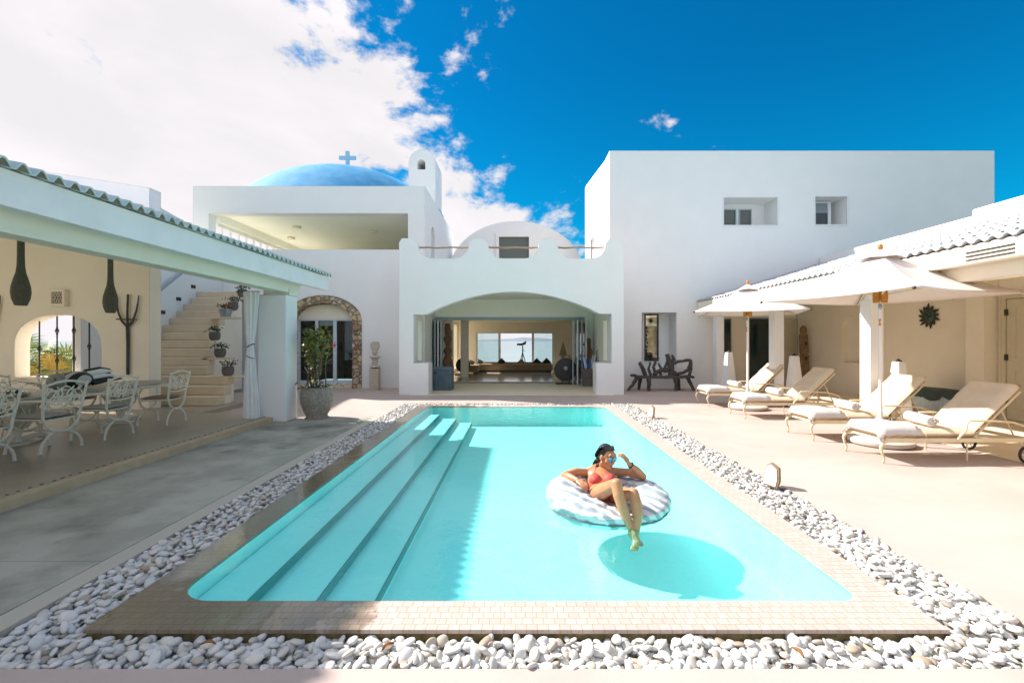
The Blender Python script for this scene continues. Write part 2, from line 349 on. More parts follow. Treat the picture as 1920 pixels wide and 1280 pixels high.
# the basin: walls, floor and three long steps along its left side
lp = pool_loop(.002); n = len(lp); FZ = -.45
b = MB(); b.add([(x, y, -.021) for x, y in lp] + [(x, y, FZ) for x, y in lp], [(i, (i + 1) % n, n + (i + 1) % n, n + i) for i in range(n)] + [tuple(range(n, 2 * n))])
struct(b.build('pool_basin', POOLP, fix=False))
b = MB()
for x, z in ((-1.81, -.14), (-1.42, -.235), (-1.055, -.33)): b.slab([[(PX0 + .003, PY0 + .2), (PX0 + .02, PY0 + .1), (PX0 + .1, PY0 + .02), (PX0 + .2, PY0 + .004), (x, PY0 + .004), (x, PY1 - .3), (PX0 + .003, PY1 - .3)]], FZ - .01, z)
struct(b.build('pool_steps', POOLP))
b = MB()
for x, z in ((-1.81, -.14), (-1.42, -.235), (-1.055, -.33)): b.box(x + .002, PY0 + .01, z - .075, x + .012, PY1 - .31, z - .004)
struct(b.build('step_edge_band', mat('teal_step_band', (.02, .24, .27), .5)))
# brim-full: the water also lies as a film over the coping on the left and the near left corner
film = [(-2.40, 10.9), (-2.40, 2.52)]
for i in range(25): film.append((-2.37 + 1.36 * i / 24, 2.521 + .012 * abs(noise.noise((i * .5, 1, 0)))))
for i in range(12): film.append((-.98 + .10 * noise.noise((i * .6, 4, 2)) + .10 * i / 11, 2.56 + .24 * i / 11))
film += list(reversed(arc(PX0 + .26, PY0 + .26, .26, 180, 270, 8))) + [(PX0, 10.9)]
struct(MB().add([(x, y, -.002) for x, y in pool_loop(.001)], [tuple(range(n))]).build('pool_water', WATER, fix=False))
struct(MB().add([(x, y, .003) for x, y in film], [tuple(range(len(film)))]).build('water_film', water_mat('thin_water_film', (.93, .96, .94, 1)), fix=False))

# ---- pebbles: the three hundred that show largest are objects, the rest one bed of stones
def pebble_mat():
    m = bpy.data.materials.new('pebble'); m.use_nodes = True; nt = m.node_tree; N = nt.nodes; L = nt.links; b = N['Principled BSDF']
    at = N.new('ShaderNodeAttribute'); at.attribute_name = 'tone'; oi = N.new('ShaderNodeObjectInfo')
    a = N.new('ShaderNodeMath'); L.new(at.outputs['Fac'], a.inputs[0]); L.new(oi.outputs['Random'], a.inputs[1])
    f = N.new('ShaderNodeMath'); f.operation = 'FRACT'; L.new(a.outputs[0], f.inputs[0])
    r = N.new('ShaderNodeValToRGB'); L.new(f.outputs[0], r.inputs[0]); e = r.color_ramp.elements
    e[0].position = 0; e[0].color = (.62, .615, .585, 1); e[1].position = 1; e[1].color = (.50, .50, .48, 1)
    for p, c in ((.15, (.66, .65, .62)), (.3, (.55, .555, .55)), (.42, (.64, .61, .54)), (.55, (.68, .67, .65)), (.68, (.57, .55, .50)), (.8, (.60, .60, .59)), (.88, (.50, .44, .35)), (.93, (.47, .47, .46)), (.97, (.40, .31, .21)), (.985, (.24, .23, .21))):
        q = e.new(p); q.color = (*c, 1)
    tc = N.new('ShaderNodeTexCoord'); n = N.new('ShaderNodeTexNoise'); n.inputs['Scale'].default_value = 30; n.inputs['Detail'].default_value = 5; L.new(tc.outputs['Object'], n.inputs[0])
    mr = N.new('ShaderNodeMapRange'); mr.inputs[3].default_value = .82; mr.inputs[4].default_value = 1.08; L.new(n.outputs[0], mr.inputs[0])
    mx = N.new('ShaderNodeMix'); mx.data_type = 'RGBA'; mx.blend_type = 'MULTIPLY'; mx.inputs[0].default_value = 1; L.new(r.outputs[0], mx.inputs[6]); L.new(mr.outputs[0], mx.inputs[7])
    L.new(mx.outputs[2], b.inputs['Base Color']); b.inputs['Roughness'].default_value = .6; b.inputs['Specular IOR Level'].default_value = .3
    return m
PEB = pebble_mat()
def ico(sub):
    bm = bmesh.new(); bmesh.ops.create_icosphere(bm, subdivisions=sub, radius=1)
    v = np.array([q.co[:] for q in bm.verts]); f = np.array([[w.index for w in q.verts] for q in bm.faces]); bm.free(); return v, f
ICO = {k: ico(k) for k in (1, 2, 3)}
def lump(v, rng):
    d = rng.normal(size=(3, 3)) * .09
    k = 1 + .07 * np.sin(v @ (rng.normal(size=3) * 1.6) + rng.uniform(0, 6)) + .03 * np.sin(v @ (rng.normal(size=3) * 3) + rng.uniform(0, 6))
    return (v + v @ d) * k[:, None]
def pebble_spots():
    out = []
    regs = [(-2.84, 2.22, 2.92, 2.52, 1), (-2.84, 2.52, -2.40, 11.6, 1), (2.40, 2.52, 2.92, 11.6, 1), (-2.40, 11.25, 2.40, 11.6, 1)]
    for x0, y0, x1, y1, _ in regs:
        for lay, (sp, z) in enumerate(((.047, -.056), (.052, -.03), (.078, -.008))):
            x = x0 + .02
            while x < x1 - .015:
                y = y0 + .025 + RNG.uniform(0, sp * .5)
                while y < y1 - .012:
                    if lay < 2 or RNG.random() < .75:
                        s = float(np.clip(RNG.normal(.0265, .006), .015, .043))
                        px = min(max(x + RNG.uniform(-.4, .4) * sp, x0 + .022), x1 - .022); py = min(max(y + RNG.uniform(-.4, .4) * sp, y0 + .022), y1 - .014)
                        zz = z + RNG.uniform(-.006, .006)
                        if y0 > 2.5 or py < 2.46 or z < -.02: out.append((px, py, zz - (.012 if (py > 2.45 and y0 < 2.5) else 0), s))
                    y += sp * RNG.uniform(.85, 1.15)
                x += sp
    return out
def pebbles():
    sp = pebble_spots(); sp.sort(key=lambda s: (s[2] < -.045, s[0] ** 2 * .55 + s[1] ** 2))
    near, rest = sp[:300], sp[300:]
    V = []; F = []; T = []; o = 0
    for x, y, z, s in rest:
        d = math.hypot(x, y); v, f = ICO[2 if d < 4.6 else 1]
        w = lump(v, RNG) * np.array([s * RNG.uniform(1.0, 1.45), s * RNG.uniform(.8, 1.0), s * RNG.uniform(.40, .62)])
        e = Matrix.Rotation(RNG.uniform(0, 6.28), 3, 'Z') @ Matrix.Rotation(RNG.normal(0, .33), 3, 'X') @ Matrix.Rotation(RNG.normal(0, .4), 3, 'Y')
        w = w @ np.array(e).T + np.array([x, y, z]); V.append(w); F.append(f + o); o += len(v); T.append(np.full(len(v), RNG.random()))
    V = np.concatenate(V); F = np.concatenate(F); T = np.concatenate(T)
    me = bpy.data.meshes.new('pebbles'); me.vertices.add(len(V)); me.vertices.foreach_set('co', V.ravel())
    me.loops.add(F.size); me.loops.foreach_set('vertex_index', F.ravel().astype(np.int32)); me.polygons.add(len(F)); me.polygons.foreach_set('loop_start', np.arange(0, F.size, 3, dtype=np.int32))
    me.update(calc_edges=True); me.polygons.foreach_set('use_smooth', np.ones(len(F), dtype=bool))
    a = me.attributes.new('tone', 'FLOAT', 'POINT'); a.data.foreach_set('value', T.astype(np.float32)); me.materials.append(PEB)
    ob = bpy.data.objects.new('pebbles', me); COL.objects.link(ob); tag(ob, 'bed of rounded white pebbles running round the pool coping', 'pebbles', kind='stuff')
    base = []
    for k in range(14):
        v, f = ICO[3]; w = lump(v, RNG) * np.array([RNG.uniform(1.0, 1.45), RNG.uniform(.8, 1.0), RNG.uniform(.40, .62)])
        me = bpy.data.meshes.new('pebble'); me.from_pydata(w.tolist(), [], f.tolist()); me.polygons.foreach_set('use_smooth', [True] * len(f)); me.materials.append(PEB); base.append(me)
    for i, (x, y, z, s) in enumerate(near):
        q = bpy.data.objects.new('pebble', base[i % 14]); COL.objects.link(q); q.location = (x, y, z); q.scale = (s, s, s)
        q.rotation_euler = (RNG.normal(0, .4), RNG.normal(0, .4), RNG.uniform(0, 6.28))
        tag(q, 'smooth rounded pebble in the near pebble strip below the pool coping', 'pebble', 'pebbles in the near strip')
pebbles()
for x, y, a, lab in ((-.66, 2.34, 40, 'small curled brown leaf lying on the sunlit near pebbles left of centre'), (1.42, 2.30, 110, 'curled brown leaf lying on the near pebbles right of centre'), (-1.60, 2.36, 200, 'curled brown leaf lying on the shaded near pebbles')):
    q = MB().sheet(8, 4, lambda u, v: ((u - .5) * .07, (v - .5) * .034 * math.sin(PI * min(max(u, .03), .97)), .012 * math.sin(PI * u) + .10 * ((v - .5) * .6) ** 2)).build('dry_leaf', mat('dry_leaf_brown', (.30, .15, .05), .8, (.20, .09, .03), 60), smooth='all', solid=.001)
    q.location = (x, y, .022); q.rotation_euler = (.2, -.15, R(a)); tag(q, lab, 'leaf', 'dry leaves on the pebbles')

struct(MB().box(6.6, -4, .004, 9.89, 15.18, .008).build('veranda_bounce_floor', LFLOOR))  # paler sheet added over the deck to bounce sun onto the wall

# ---- land and sea beyond the house
LAND = mat('dune_scrub', (.20, .20, .09), .95, (.32, .27, .17), .6, .5, 2)
def land_z(x, y):
    t = max((y - 26) / 9, (abs(x + 2) - 24) / 12, (-y - 20) / 12, 0); t = min(t, 1.6)
    return -.8 - 9.5 * t * t * (3 - 2 * min(t, 1)) * .7 + .25 * noise.noise((x * .2, y * .2, 0)) * (1 if t > 0 else .1)
struct(MB().sheet(70, 60, lambda u, v: (-70 + 140 * u, -50 + 100 * v, land_z(-70 + 140 * u, -50 + 100 * v))).build('terrain', LAND, smooth='all', fix=False))
def sea_mat():
    m = mat('sea_water', (.02, .16, .19), .12, (.03, .22, .25), .02, .35, .25, spec=.5, detail=4); return m
struct(MB().add([(-18000, -18000, -9), (18000, -18000, -9), (18000, 18000, -9), (-18000, 18000, -9)], [(0, 1, 2, 3)]).build('sea', sea_mat(), fix=False))
def hill_z(u, v):
    x = -900 + 2400 * u; s = math.sin(PI * v) * math.sin(PI * u) ** .7
    return (x, 6500 + 900 * v, -10 + s * (34 + 26 * math.exp(-((x - 150) / 260) ** 2) + 9 * noise.noise((x * .006, v, 0))))
struct(MB().sheet(60, 6, hill_z).build('far_hills', mat('far_hill', (.16, .20, .24), .9), smooth='all', fix=False))
# ================================================================ entrance building in the middle
def entrance():
    t = thing('entrance_building', 'white entrance porch with scalloped parapet and wide flat arch at the far pool end', 'building', (0, 13.38, 0))
    O = Vector((0, 13.38, 0))
    def P(mb, name, m, parent=t, **k):
        mb.v = [tuple(Vector(v) - O) for v in mb.v]
        return mb.build(name, m, parent, **k)
    # parapet outline with three dips between four capped posts
    def dip(a, b):   # from post edge a to post edge b, left to right
        return [(a, 4.42)] + arc(a + .42, 4.40, .42, 180, 270, 8, .39)[1:] + arc(b - .42, 4.40, .42, 270, 360, 8, .39)[:-1] + [(b, 4.42)]
    top = [(-3.45, 0), (-3.45, 4.47), (-3.36, 4.60), (-3.06, 4.60), (-2.93, 4.47)] + dip(-2.90, -1.40) + [(-1.38, 4.47), (-1.27, 4.60), (-.97, 4.60), (-.84, 4.47)] \
        + dip(-.82, .66) + [(.67, 4.47), (.78, 4.60), (1.07, 4.60), (1.20, 4.47)] + dip(1.22, 2.62) + [(2.64, 4.47), (2.74, 4.60), (3.04, 4.60), (3.17, 4.47), (3.17, 0)]
    arch = [(2.35, 0), (2.35, .93), (2.80, .93), (2.80, 2.38), (2.55, 2.38)]
    for i in range(17):
        a = i / 16; x = 2.45 - 5.05 * a; arch.append((x, 2.38 + .65 * math.sin(PI * a) ** .85))
    arch += [(-2.72, 2.36), (-3.02, 2.36), (-3.02, .93), (-2.58, .93), (-2.58, 0)]
    P(MB().wall_y([top + arch], 13.38, 13.72), 'front_wall', PLAST)
    P(MB().box(-3.02, 13.72, 0, -2.60, 14.1, .93).box(2.37, 13.72, 0, 2.80, 14.1, .93), 'low_wall', PLAST)
    for a, b, xs in ((-2.88, -1.36, 0), (-.84, .70, 1), (1.18, 2.66, 2)):
        P(MB().tube([(a + (b - a) * i / 6, 13.55, 4.36 + .012 * math.sin(i * 2.1 + xs)) for i in range(7)], [.028, .031, .027, .03, .026, .029, .024], 8), 'parapet_pole', POLE, smooth=True)
    # porch sides with a slot window each, ceiling, terrace floor above
    side = lambda: [rect(13.72, 0, 17.15, 3.6), rect(14.35, .95, 14.95, 2.25)]
    P(MB().wall_x(side(), -3.40, -3.10), 'porch_side_wall', PORCH); P(MB().wall_x(side(), 2.86, 3.12), 'porch_side_wall', PORCH)
    P(MB().box(-3.10, 13.72, 3.12, 2.86, 16.95, 3.2), 'porch_ceiling', PORCH)
    P(MB().box(-3.04, 13.72, 3.45, 3.1, 20.45, 3.6), 'terrace_floor', DECK)
    P(MB().box(-3.1, 13.3, .0, 2.86, 17.1, .012), 'porch_floor', LFLOOR)
    # wall with the wide folding door
    iw = P(MB().wall_y([[(-3.10, 0), (-3.10, 3.12), (2.86, 3.12), (2.86, 0), (2.55, 0), (2.55, 2.47), (-3.06, 2.47), (-3.06, 0)]], 16.95, 17.15), 'inner_wall', PORCH)
    P(MB().box(-3.06, 16.98, 2.36, 2.55, 17.1, 2.468), 'door_track', TEAL)
    def leaf(x, a, first):
        w, h = .62, 2.33; m = MB(); c, s = math.cos(a), math.sin(a)
        def bx(u0, u1, z0, z1, th=.022):
            q = MB().box(u0, -th, z0, u1, th, z1); q.v = [(x + c * v[0] - s * v[1], 16.98 + s * v[0] + c * v[1] - .0, v[2]) for v in q.v]; return q
        for q in (bx(0, .07, .02, h), bx(w - .07, w, .02, h), bx(.07, w - .07, .02, .14), bx(.07, w - .07, h - .1, h), bx(.07, w - .07, 1.0, 1.05)): m.add(q.v, q.f)
        f = P(m, 'folding_door', TEAL if not first else WMETAL)
        P(bx(.07, w - .07, .14, h - .1, .004), 'pane', PANE, f)
    for i, x in enumerate((-2.95, -2.86, -2.77)): leaf(x, R(-88 + 2 * i), i == 1)
    for i, x in enumerate((2.08, 2.21, 2.34, 2.46)): leaf(x, R(-94 + 3 * i), i % 2)
    # the room behind, open to the sea
    P(MB().box(-3.4, 17.15, 0, 3.3, 24.3, .03), 'room_floor', mat('polished_floor', (.68, .62, .51), .13, (.60, .54, .44), .8, .03, 6))
    P(MB().box(-3.1, 17.15, .0, 2.55, 17.24, .045), 'threshold', WMETAL)
    P(MB().wall_x([rect(17.15, 0, 24.3, 3.3), rect(22.35, .2, 23.9, 2.4)], -3.3, -3.1), 'room_side_wall', CREAM); P(MB().wall_x([rect(17.15, 0, 24.3, 3.3), rect(20.2, .9, 21.6, 2.1)], 2.95, 3.1), 'room_side_wall', CREAM)  # left wall's opening is added to let sun in and brighten the room
    P(MB().box(-3.1, 17.15, 2.56, 2.95, 24.3, 2.7), 'room_ceiling', CREAM)
    P(MB().wall_y([[(-3.1, 0), (-3.1, 2.56), (2.95, 2.56), (2.95, 0), (1.98, 0), (1.98, 2.05), (-2.12, 2.05), (-2.12, 0)]], 24.05, 24.3), 'room_back_wall', CREAM)
    P(MB().box(-2.35, 19.2, .03, -2.05, 19.6, 2.56), 'room_column', CREAM)
    sw = P(MB().box(-2.12, 24.08, 1.97, 1.98, 24.16, 2.05).box(-2.12, 24.08, .03, -2.04, 24.16, 1.97).box(1.90, 24.08, .03, 1.98, 24.16, 1.97).box(-.95, 24.08, .03, -.83, 24.16, 1.97).box(.82, 24.08, .03, .94, 24.16, 1.97).box(-2.04, 24.08, .03, -.95, 24.16, .1).box(-.83, 24.08, .03, .82, 24.16, .1).box(.94, 24.08, .03, 1.90, 24.16, .1), 'sea_window', WMETAL)
    P(MB().box(-2.04, 24.11, .1, -.95, 24.125, 1.97), 'pane', PANE, sw); P(MB().box(.94, 24.11, .1, 1.90, 24.125, 1.97), 'pane', PANE, sw)
    P(MB().box(-.86, 24.06, .95, -.835, 24.08, 1.15), 'handle', DKMET, sw)
    return t
entrance()
def vault():
    t = thing('vaulted_roof_house', 'white barrel vaulted gable with square grey window behind the scalloped parapet', 'building', (0, 20.5, 3.6))
    g = [(3.05, 0)] + [(3.05 * math.cos(PI * i / 24), 1.0 + 2.37 * math.sin(PI * i / 24)) for i in range(25)] + [(-3.05, 0)]
    win = [(-.93, 1.0), (.72, 1.0), (.72, 2.82), (-.93, 2.82)]
    MB().wall_y([g, win], 0, .3).build('gable_wall', PLAST, t)
    g2 = [(x * .995, z - .02) for x, z in g]
    MB().wall_y([g2], .3, 4.0).build('vault', PLAST, t)
    f = MB().wall_y([[(-.93, 1.0), (.72, 1.0), (.72, 2.82), (-.93, 2.82)], [(-.78, 1.0 + .15), (.57, 1.0 + .15), (.57, 2.66), (-.78, 2.66)]], -.05, .18).build('window', WHITE, t)
    MB().box(-.78, .1, 1.15, .57, .13, 2.66).build('pane', GREYGL, f)
vault()

# ================================================================ domed building on the left
def dome_house():
    t = thing('domed_building', 'white building with blue dome, cross, bell tower and wide open roof loggia', 'building', (-7, 15.2, 0)); O = Vector((-7, 15.2, 0))
    def P(mb, name, m, parent=t, **k):
        mb.v = [tuple(Vector(v) - O) for v in mb.v]; return mb.build(name, m, parent, **k)
    outer = rect(-10.8, 0, -3.05, 6.75); hole = rect(-10.27, 4.63, -3.62, 5.84)
    ar = [(-7.75, 0), (-5.17, 0), (-5.17, 2.25)] + arc(-6.46, 2.25, 1.29, 8, 172, 16, .86) + [(-7.75, 2.25)]
    outer2 = [(-10.8, 0), (-7.75, 0), (-7.75, 2.25)] + list(reversed(arc(-6.46, 2.25, 1.29, 8, 172, 16, .86))) + [(-5.17, 2.25), (-5.17, 0), (-3.05, 0), (-3.05, 6.75), (-10.8, 6.75)]
    P(MB().wall_y([outer2, hole], 15.2, 15.55), 'front_wall', PLAST)
    sidew = [rect(15.55, 0, 22.2, 6.75), [(16.3, 4.0), (17.0, 4.0), (17.0, 5.4)] + arc(16.65, 5.4, .35, 0, 180, 8)[1:-1] + [(16.3, 5.4)]]
    P(MB().wall_x(sidew, -3.35, -3.05), 'side_wall', PLAST)
    P(MB().wall_x([rect(15.55, 0, 22.2, 4.63), ], -10.8, -10.5).box(-10.8, 21.9, 0, -3.35, 22.2, 6.75), 'rear_wall', CREAM)
    P(MB().box(-10.8, 15.55, 6.35, -3.35, 21.9, 6.6), 'roof', PLAST)
    P(MB().box(-10.5, 15.55, 5.9, -3.35, 21.9, 6.0), 'loggia_ceiling', PORCH)
    P(MB().box(-10.5, 15.55, 4.2, -3.35, 21.9, 4.35), 'loggia_floor', PORCH)
    # open left side: beam over a row of slim balusters
    P(MB().box(-10.35, 15.55, 5.62, -10.1, 21.9, 5.9), 'side_beam', PORCH)
    b = MB()
    for i in range(13): y = 15.8 + i * .48; b.box(-10.27, y, 4.35, -10.22, y + .05, 5.58)
    b.box(-10.3, 15.6, 5.5, -10.2, 21.8, 5.58)
    P(b, 'balustrade', WHITE)
    for x, y in ((-8.3, 17.2), (-5.6, 17.9), (-9.4, 19)): P(MB().lathe([(.13, 0), (.15, .03), (.15, .07), (.1, .085)], (x, y, 5.815), 14), 'ceiling_light', CREAM)
    P(MB().box(-3.80, 16.2, 4.35, -3.64, 16.3, 5.2), 'loggia_post', WOOD)
    # dome: a shallow cap whose foot is hidden by the parapet
    cx, cy, cz = -7.32, 18.8, 2.48; ax, ay, az = 6.1, 4.3, 6.2; prof = []
    for i in range(25):
        a = math.asin(min((6.55 - cz) / az, 1)); a = a + (PI / 2 - a) * i / 24; prof.append((max(math.cos(a), .0005), math.sin(a)))
    q = MB().lathe(prof, (0, 0, 0), 96); q.v = [(min(cx + v[0] * ax, -3.09), cy + v[1] * ay, cz + v[2] * az) for v in q.v]
    d = P(q, 'dome', BLUE, smooth=True)
    cx += .35
    P(MB().box(cx - .07, cy - .05, 8.60, cx + .07, cy + .05, 9.40).box(cx - .34, cy - .05, 9.06, cx - .07, cy + .05, 9.20).box(cx + .07, cy - .05, 9.06, cx + .34, cy + .05, 9.20), 'cross', mat('pale_blue_paint', (.34, .56, .70), .6), d)
    # bell tower
    w = [(-4.14, 6.5), (-3.1, 6.5), (-3.1, 8.42)] + arc(-3.62, 8.42, .52, 0, 180, 16)[1:-1] + [(-4.14, 8.42)]
    h = [(-3.80, 8.17), (-3.50, 8.17), (-3.50, 8.40)] + arc(-3.65, 8.40, .15, 0, 180, 8)[1:-1] + [(-3.80, 8.40)]
    bt = P(MB().wall_y([w, h], 17.5, 18.9), 'bell_tower', PLAST)
    P(MB().box(-3.84, 18.4, 8.1, -3.46, 18.5, 8.6), 'bell_niche', mat('dark_niche', (.03, .035, .02), .9), bt)
    # stone arch round the glass door
    def ring(r0x, r0z, r1x, r1z, z0):
        return [(-6.46 + r1x, 0), (-6.46 + r1x, z0)] + arc(-6.46, z0, r1x, 6, 174, 18, r1z) + [(-6.46 - r1x, z0), (-6.46 - r1x, 0), (-6.46 - r0x, 0), (-6.46 - r0x, z0 - .02)] + list(reversed(arc(-6.46, z0 - .02, r0x, 6, 174, 18, r0z))) + [(-6.46 + r0x, z0 - .02), (-6.46 + r0x, 0)]
    st = bpy.data.materials.new('rough_stone_blocks'); st.use_nodes = True; nt = st.node_tree; N = nt.nodes; L = nt.links; bs = N['Principled BSDF']
    tc = N.new('ShaderNodeTexCoord'); mp = N.new('ShaderNodeMapping'); mp.inputs[3].default_value = (5.2, 5.2, 6.2); L.new(tc.outputs['Object'], mp.inputs[0])
    v1 = N.new('ShaderNodeTexVoronoi'); v1.inputs['Scale'].default_value = 1; L.new(mp.outputs[0], v1.inputs[0])
    v2 = N.new('ShaderNodeTexVoronoi'); v2.feature = 'DISTANCE_TO_EDGE'; v2.inputs['Scale'].default_value = 1; L.new(mp.outputs[0], v2.inputs[0])
    rp = N.new('ShaderNodeValToRGB'); sp = N.new('ShaderNodeSeparateColor'); L.new(v1.outputs['Color'], sp.inputs[0]); L.new(sp.outputs[0], rp.inputs[0]); e = rp.color_ramp.elements
    e[0].color = (.44, .32, .18, 1); e[1].color = (.20, .11, .06, 1)
    for p, c in ((.3, (.52, .42, .26)), (.5, (.36, .24, .13)), (.7, (.50, .45, .36)), (.85, (.30, .17, .09))): q = e.new(p); q.color = (*c, 1)
    mr = N.new('ShaderNodeMapRange'); mr.inputs[1].default_value = .02; mr.inputs[2].default_value = .08; L.new(v2.outputs[0], mr.inputs[0])
    mx = N.new('ShaderNodeMix'); mx.data_type = 'RGBA'; L.new(mr.outputs[0], mx.inputs[0]); mx.inputs[6].default_value = (.26, .22, .16, 1); L.new(rp.outputs[0], mx.inputs[7])
    ns = N.new('ShaderNodeTexNoise'); ns.inputs['Scale'].default_value = 14; ns.inputs['Detail'].default_value = 6; L.new(tc.outputs['Object'], ns.inputs[0])
    m3 = N.new('ShaderNodeMix'); m3.data_type = 'RGBA'; m3.blend_type = 'OVERLAY'; m3.inputs[0].default_value = .7; L.new(mx.outputs[2], m3.inputs[6]); L.new(ns.outputs[0], m3.inputs[7])
    L.new(m3.outputs[2], bs.inputs['Base Color']); bs.inputs['Roughness'].default_value = .9
    bp = N.new('ShaderNodeBump'); bp.inputs['Strength'].default_value = 1; bp.inputs['Distance'].default_value = .06; L.new(mr.outputs[0], bp.inputs['Height']); L.new(bp.outputs[0], bs.inputs['Normal'])
    P(MB().wall_y([ring(.99, .62, 1.30, .85, 2.25)], 15.16, 15.62), 'stone_arch', st)
    P(MB().wall_y([[(-7.45, 2.33), (-5.47, 2.33)] + arc(-6.46, 2.33, .99, 10, 170, 12, .50)], 15.5, 15.6), 'door_lunette', CREAM)
    P(MB().box(-7.45, 15.3, 0, -5.47, 15.62, .1), 'door_step', STEP)
    dr = MB()
    for x0, x1 in ((-7.45, -7.36), (-6.85, -6.75), (-6.24, -6.12), (-5.54, -5.47)): dr.box(x0, 15.5, .1, x1, 15.58, 2.27)
    dr.box(-7.45, 15.5, 2.27, -5.47, 15.58, 2.33).box(-7.36, 15.51, .1, -6.85, 15.57, .24).box(-6.75, 15.51, .1, -6.24, 15.57, .24).box(-6.12, 15.51, .1, -5.54, 15.57, .24)
    f = P(dr, 'sliding_door', mat('blue_white_frame', (.56, .63, .68), .4))
    for a_, b_ in ((-7.36, -6.85), (-6.75, -6.24), (-6.12, -5.54)): P(MB().box(a_, 15.54, .24, b_, 15.55, 2.27), 'pane', PANE, f)
    P(MB().box(-6.73, 15.56, 2.1, -6.26, 15.57, 2.26), 'blind', WHITE, f)
    P(MB().box(-6.88, 15.47, 1.05, -6.83, 15.5, 1.25), 'handle', DKMET, f)
    # room glimpsed behind the glass
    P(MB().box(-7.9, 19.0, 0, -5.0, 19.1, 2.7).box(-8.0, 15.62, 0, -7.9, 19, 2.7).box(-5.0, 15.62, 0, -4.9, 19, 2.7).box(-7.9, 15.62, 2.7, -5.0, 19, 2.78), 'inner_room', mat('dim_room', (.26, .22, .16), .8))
    P(MB().box(-6.3, 18.9, 1.0, -5.5, 18.98, 2.1).box(-6.9, 18.2, .1, -5.4, 18.9, .8), 'room_furniture', mat('dark_furnishing', (.05, .04, .035), .7))
dome_house()

# ================================================================ tall plain block on the right
def block_house():
    t = thing('tall_white_block', 'tall plain white cubic building with two small recessed windows on the right', 'building', (3.12, 15.2, 0)); O = Vector((3.12, 15.2, 0))
    def P(mb, name, m, parent=t, **k):
        mb.v = [tuple(Vector(v) - O) for v in mb.v]; return mb.build(name, m, parent, **k)
    P(MB().wall_y([[(3.12, 0), (6.63, 0), (6.63, 2.75), (10.2, 2.75), (10.2, 0), (15.97, 0), (15.97, 7.93), (3.12, 7.93)], rect(6.93, 5.45, 8.71, 6.36), rect(9.98, 5.47, 11.03, 6.39), rect(4.19, .62, 5.35, 2.53)], 15.2, 15.95), 'front_wall', PLAST)
    P(MB().slab([[(3.12, 15.95), (15.97, 15.95), (15.97, 20.5), (2.86, 18.9), (2.86, 18.5)]], 7.7, 7.92), 'roof', PLAST)
    lw = MB().plate([[(0, 3.0), (3.0, 3.0), (3.0, 7.91), (0, 7.91)], [(1.55, 4.75), (1.95, 4.75), (1.95, 5.5)] + arc(1.75, 5.5, .2, 0, 180, 8)[1:-1] + [(1.55, 5.5)]],
                    lambda u, v: (3.125 - .087 * u, 15.95 + u, v), lambda u, v: (3.425 - .087 * u, 15.95 + u, v))
    P(lw, 'side_wall', PLAST)
    P(MB().box(3.05, 16.9, 4.6, 3.1, 18.3, 5.8), 'niche_back', PLAST)
    P(MB().box(2.90, 17.62, 4.72, 2.93, 17.66, 5.5), 'wall_light', DKMET)
    # recessed windows
    P(MB().wall_y([rect(6.9, 5.4, 8.75, 6.4), rect(7.20, 5.60, 7.70, 6.19), rect(7.80, 5.60, 8.24, 6.19)], 15.952, 16.1), 'recess_back', PLAST)
    for x0, x1 in ((7.20, 7.70), (7.80, 8.24)):
        f = P(MB().wall_y([rect(x0, 5.60, x1, 6.19), rect(x0 + .035, 5.64, x1 - .03, 6.155)], 15.93, 15.99), 'window', TEAL)
        P(MB().box(x0 + .03, 15.97, 5.635, x1 - .03, 15.98, 6.16), 'pane', GREYGL, f)
    P(MB().wall_y([rect(9.94, 5.4, 11.08, 6.45)], 15.952, 16.1), 'recess_back', PLAST)
    f = P(MB().wall_y([rect(10.18, 5.50, 10.80, 6.36), rect(10.28, 5.58, 10.70, 6.31)], 15.62, 15.72), 'window', WMETAL)
    P(MB().box(10.28, 15.66, 5.58, 10.70, 15.67, 5.98), 'pane', DARKGL, f)
    P(MB().box(10.28, 15.66, 5.98, 10.70, 15.665, 6.31), 'blind', BLIND, f)
    for x0, z0, x1, z1 in ((6.93, 5.45, 8.71, 6.36), (9.98, 5.47, 11.03, 6.39)):
        P(MB().wall_y([rect(x0 - .05, z0 - .05, x1 + .05, z1 + .05), rect(x0, z0, x1, z1)], 15.185, 15.21), 'window_surround', PLAST)
    P(MB().box(4.15, 15.952, .55, 5.4, 16.1, 2.6), 'niche_back', PLAST)
    # end wall of the right-hand veranda: slit window, glass door, open door leaf
    P(MB().wall_y([[(6.6, 0), (8.2, 0), (8.2, 2.42), (9.05, 2.42), (9.05, 0), (10.3, 0), (10.3, 2.8), (6.6, 2.8)], rect(7.28, .95, 7.60, 2.38)], 16.1, 16.3), 'veranda_end_wall', CREAM)
    f = P(MB().wall_y([rect(7.28, .95, 7.60, 2.38), rect(7.31, .98, 7.57, 2.35)], 16.06, 16.12), 'slit_window', TEAL)
    P(MB().box(7.31, 16.09, .98, 7.57, 16.1, 2.35), 'pane', DARKGL, f)
    f = P(MB().wall_y([rect(8.2, 0, 9.05, 2.42), rect(8.25, .05, 9.0, 2.37)], 16.1, 16.18), 'glass_door', TEAL)
    P(MB().box(8.25, 16.14, .05, 9.0, 16.15, 2.37), 'pane', DARKGL, f)
    P(MB().box(10.2, 15.2, 0, 10.4, 16.3, 2.9), 'veranda_end_wall', CREAM)
    f = P(MB().box(9.20, 15.99, 0.01, 9.88, 16.04, 2.35), 'door', DOORB)
    P(MB().tube([(9.80, 15.985, 1.05), (9.80, 15.93, 1.05), (9.64, 15.93, 1.05)], .012, 6).box(9.78, 15.975, .9, 9.83, 15.989, .98), 'handle', DKMET, f)
block_house()

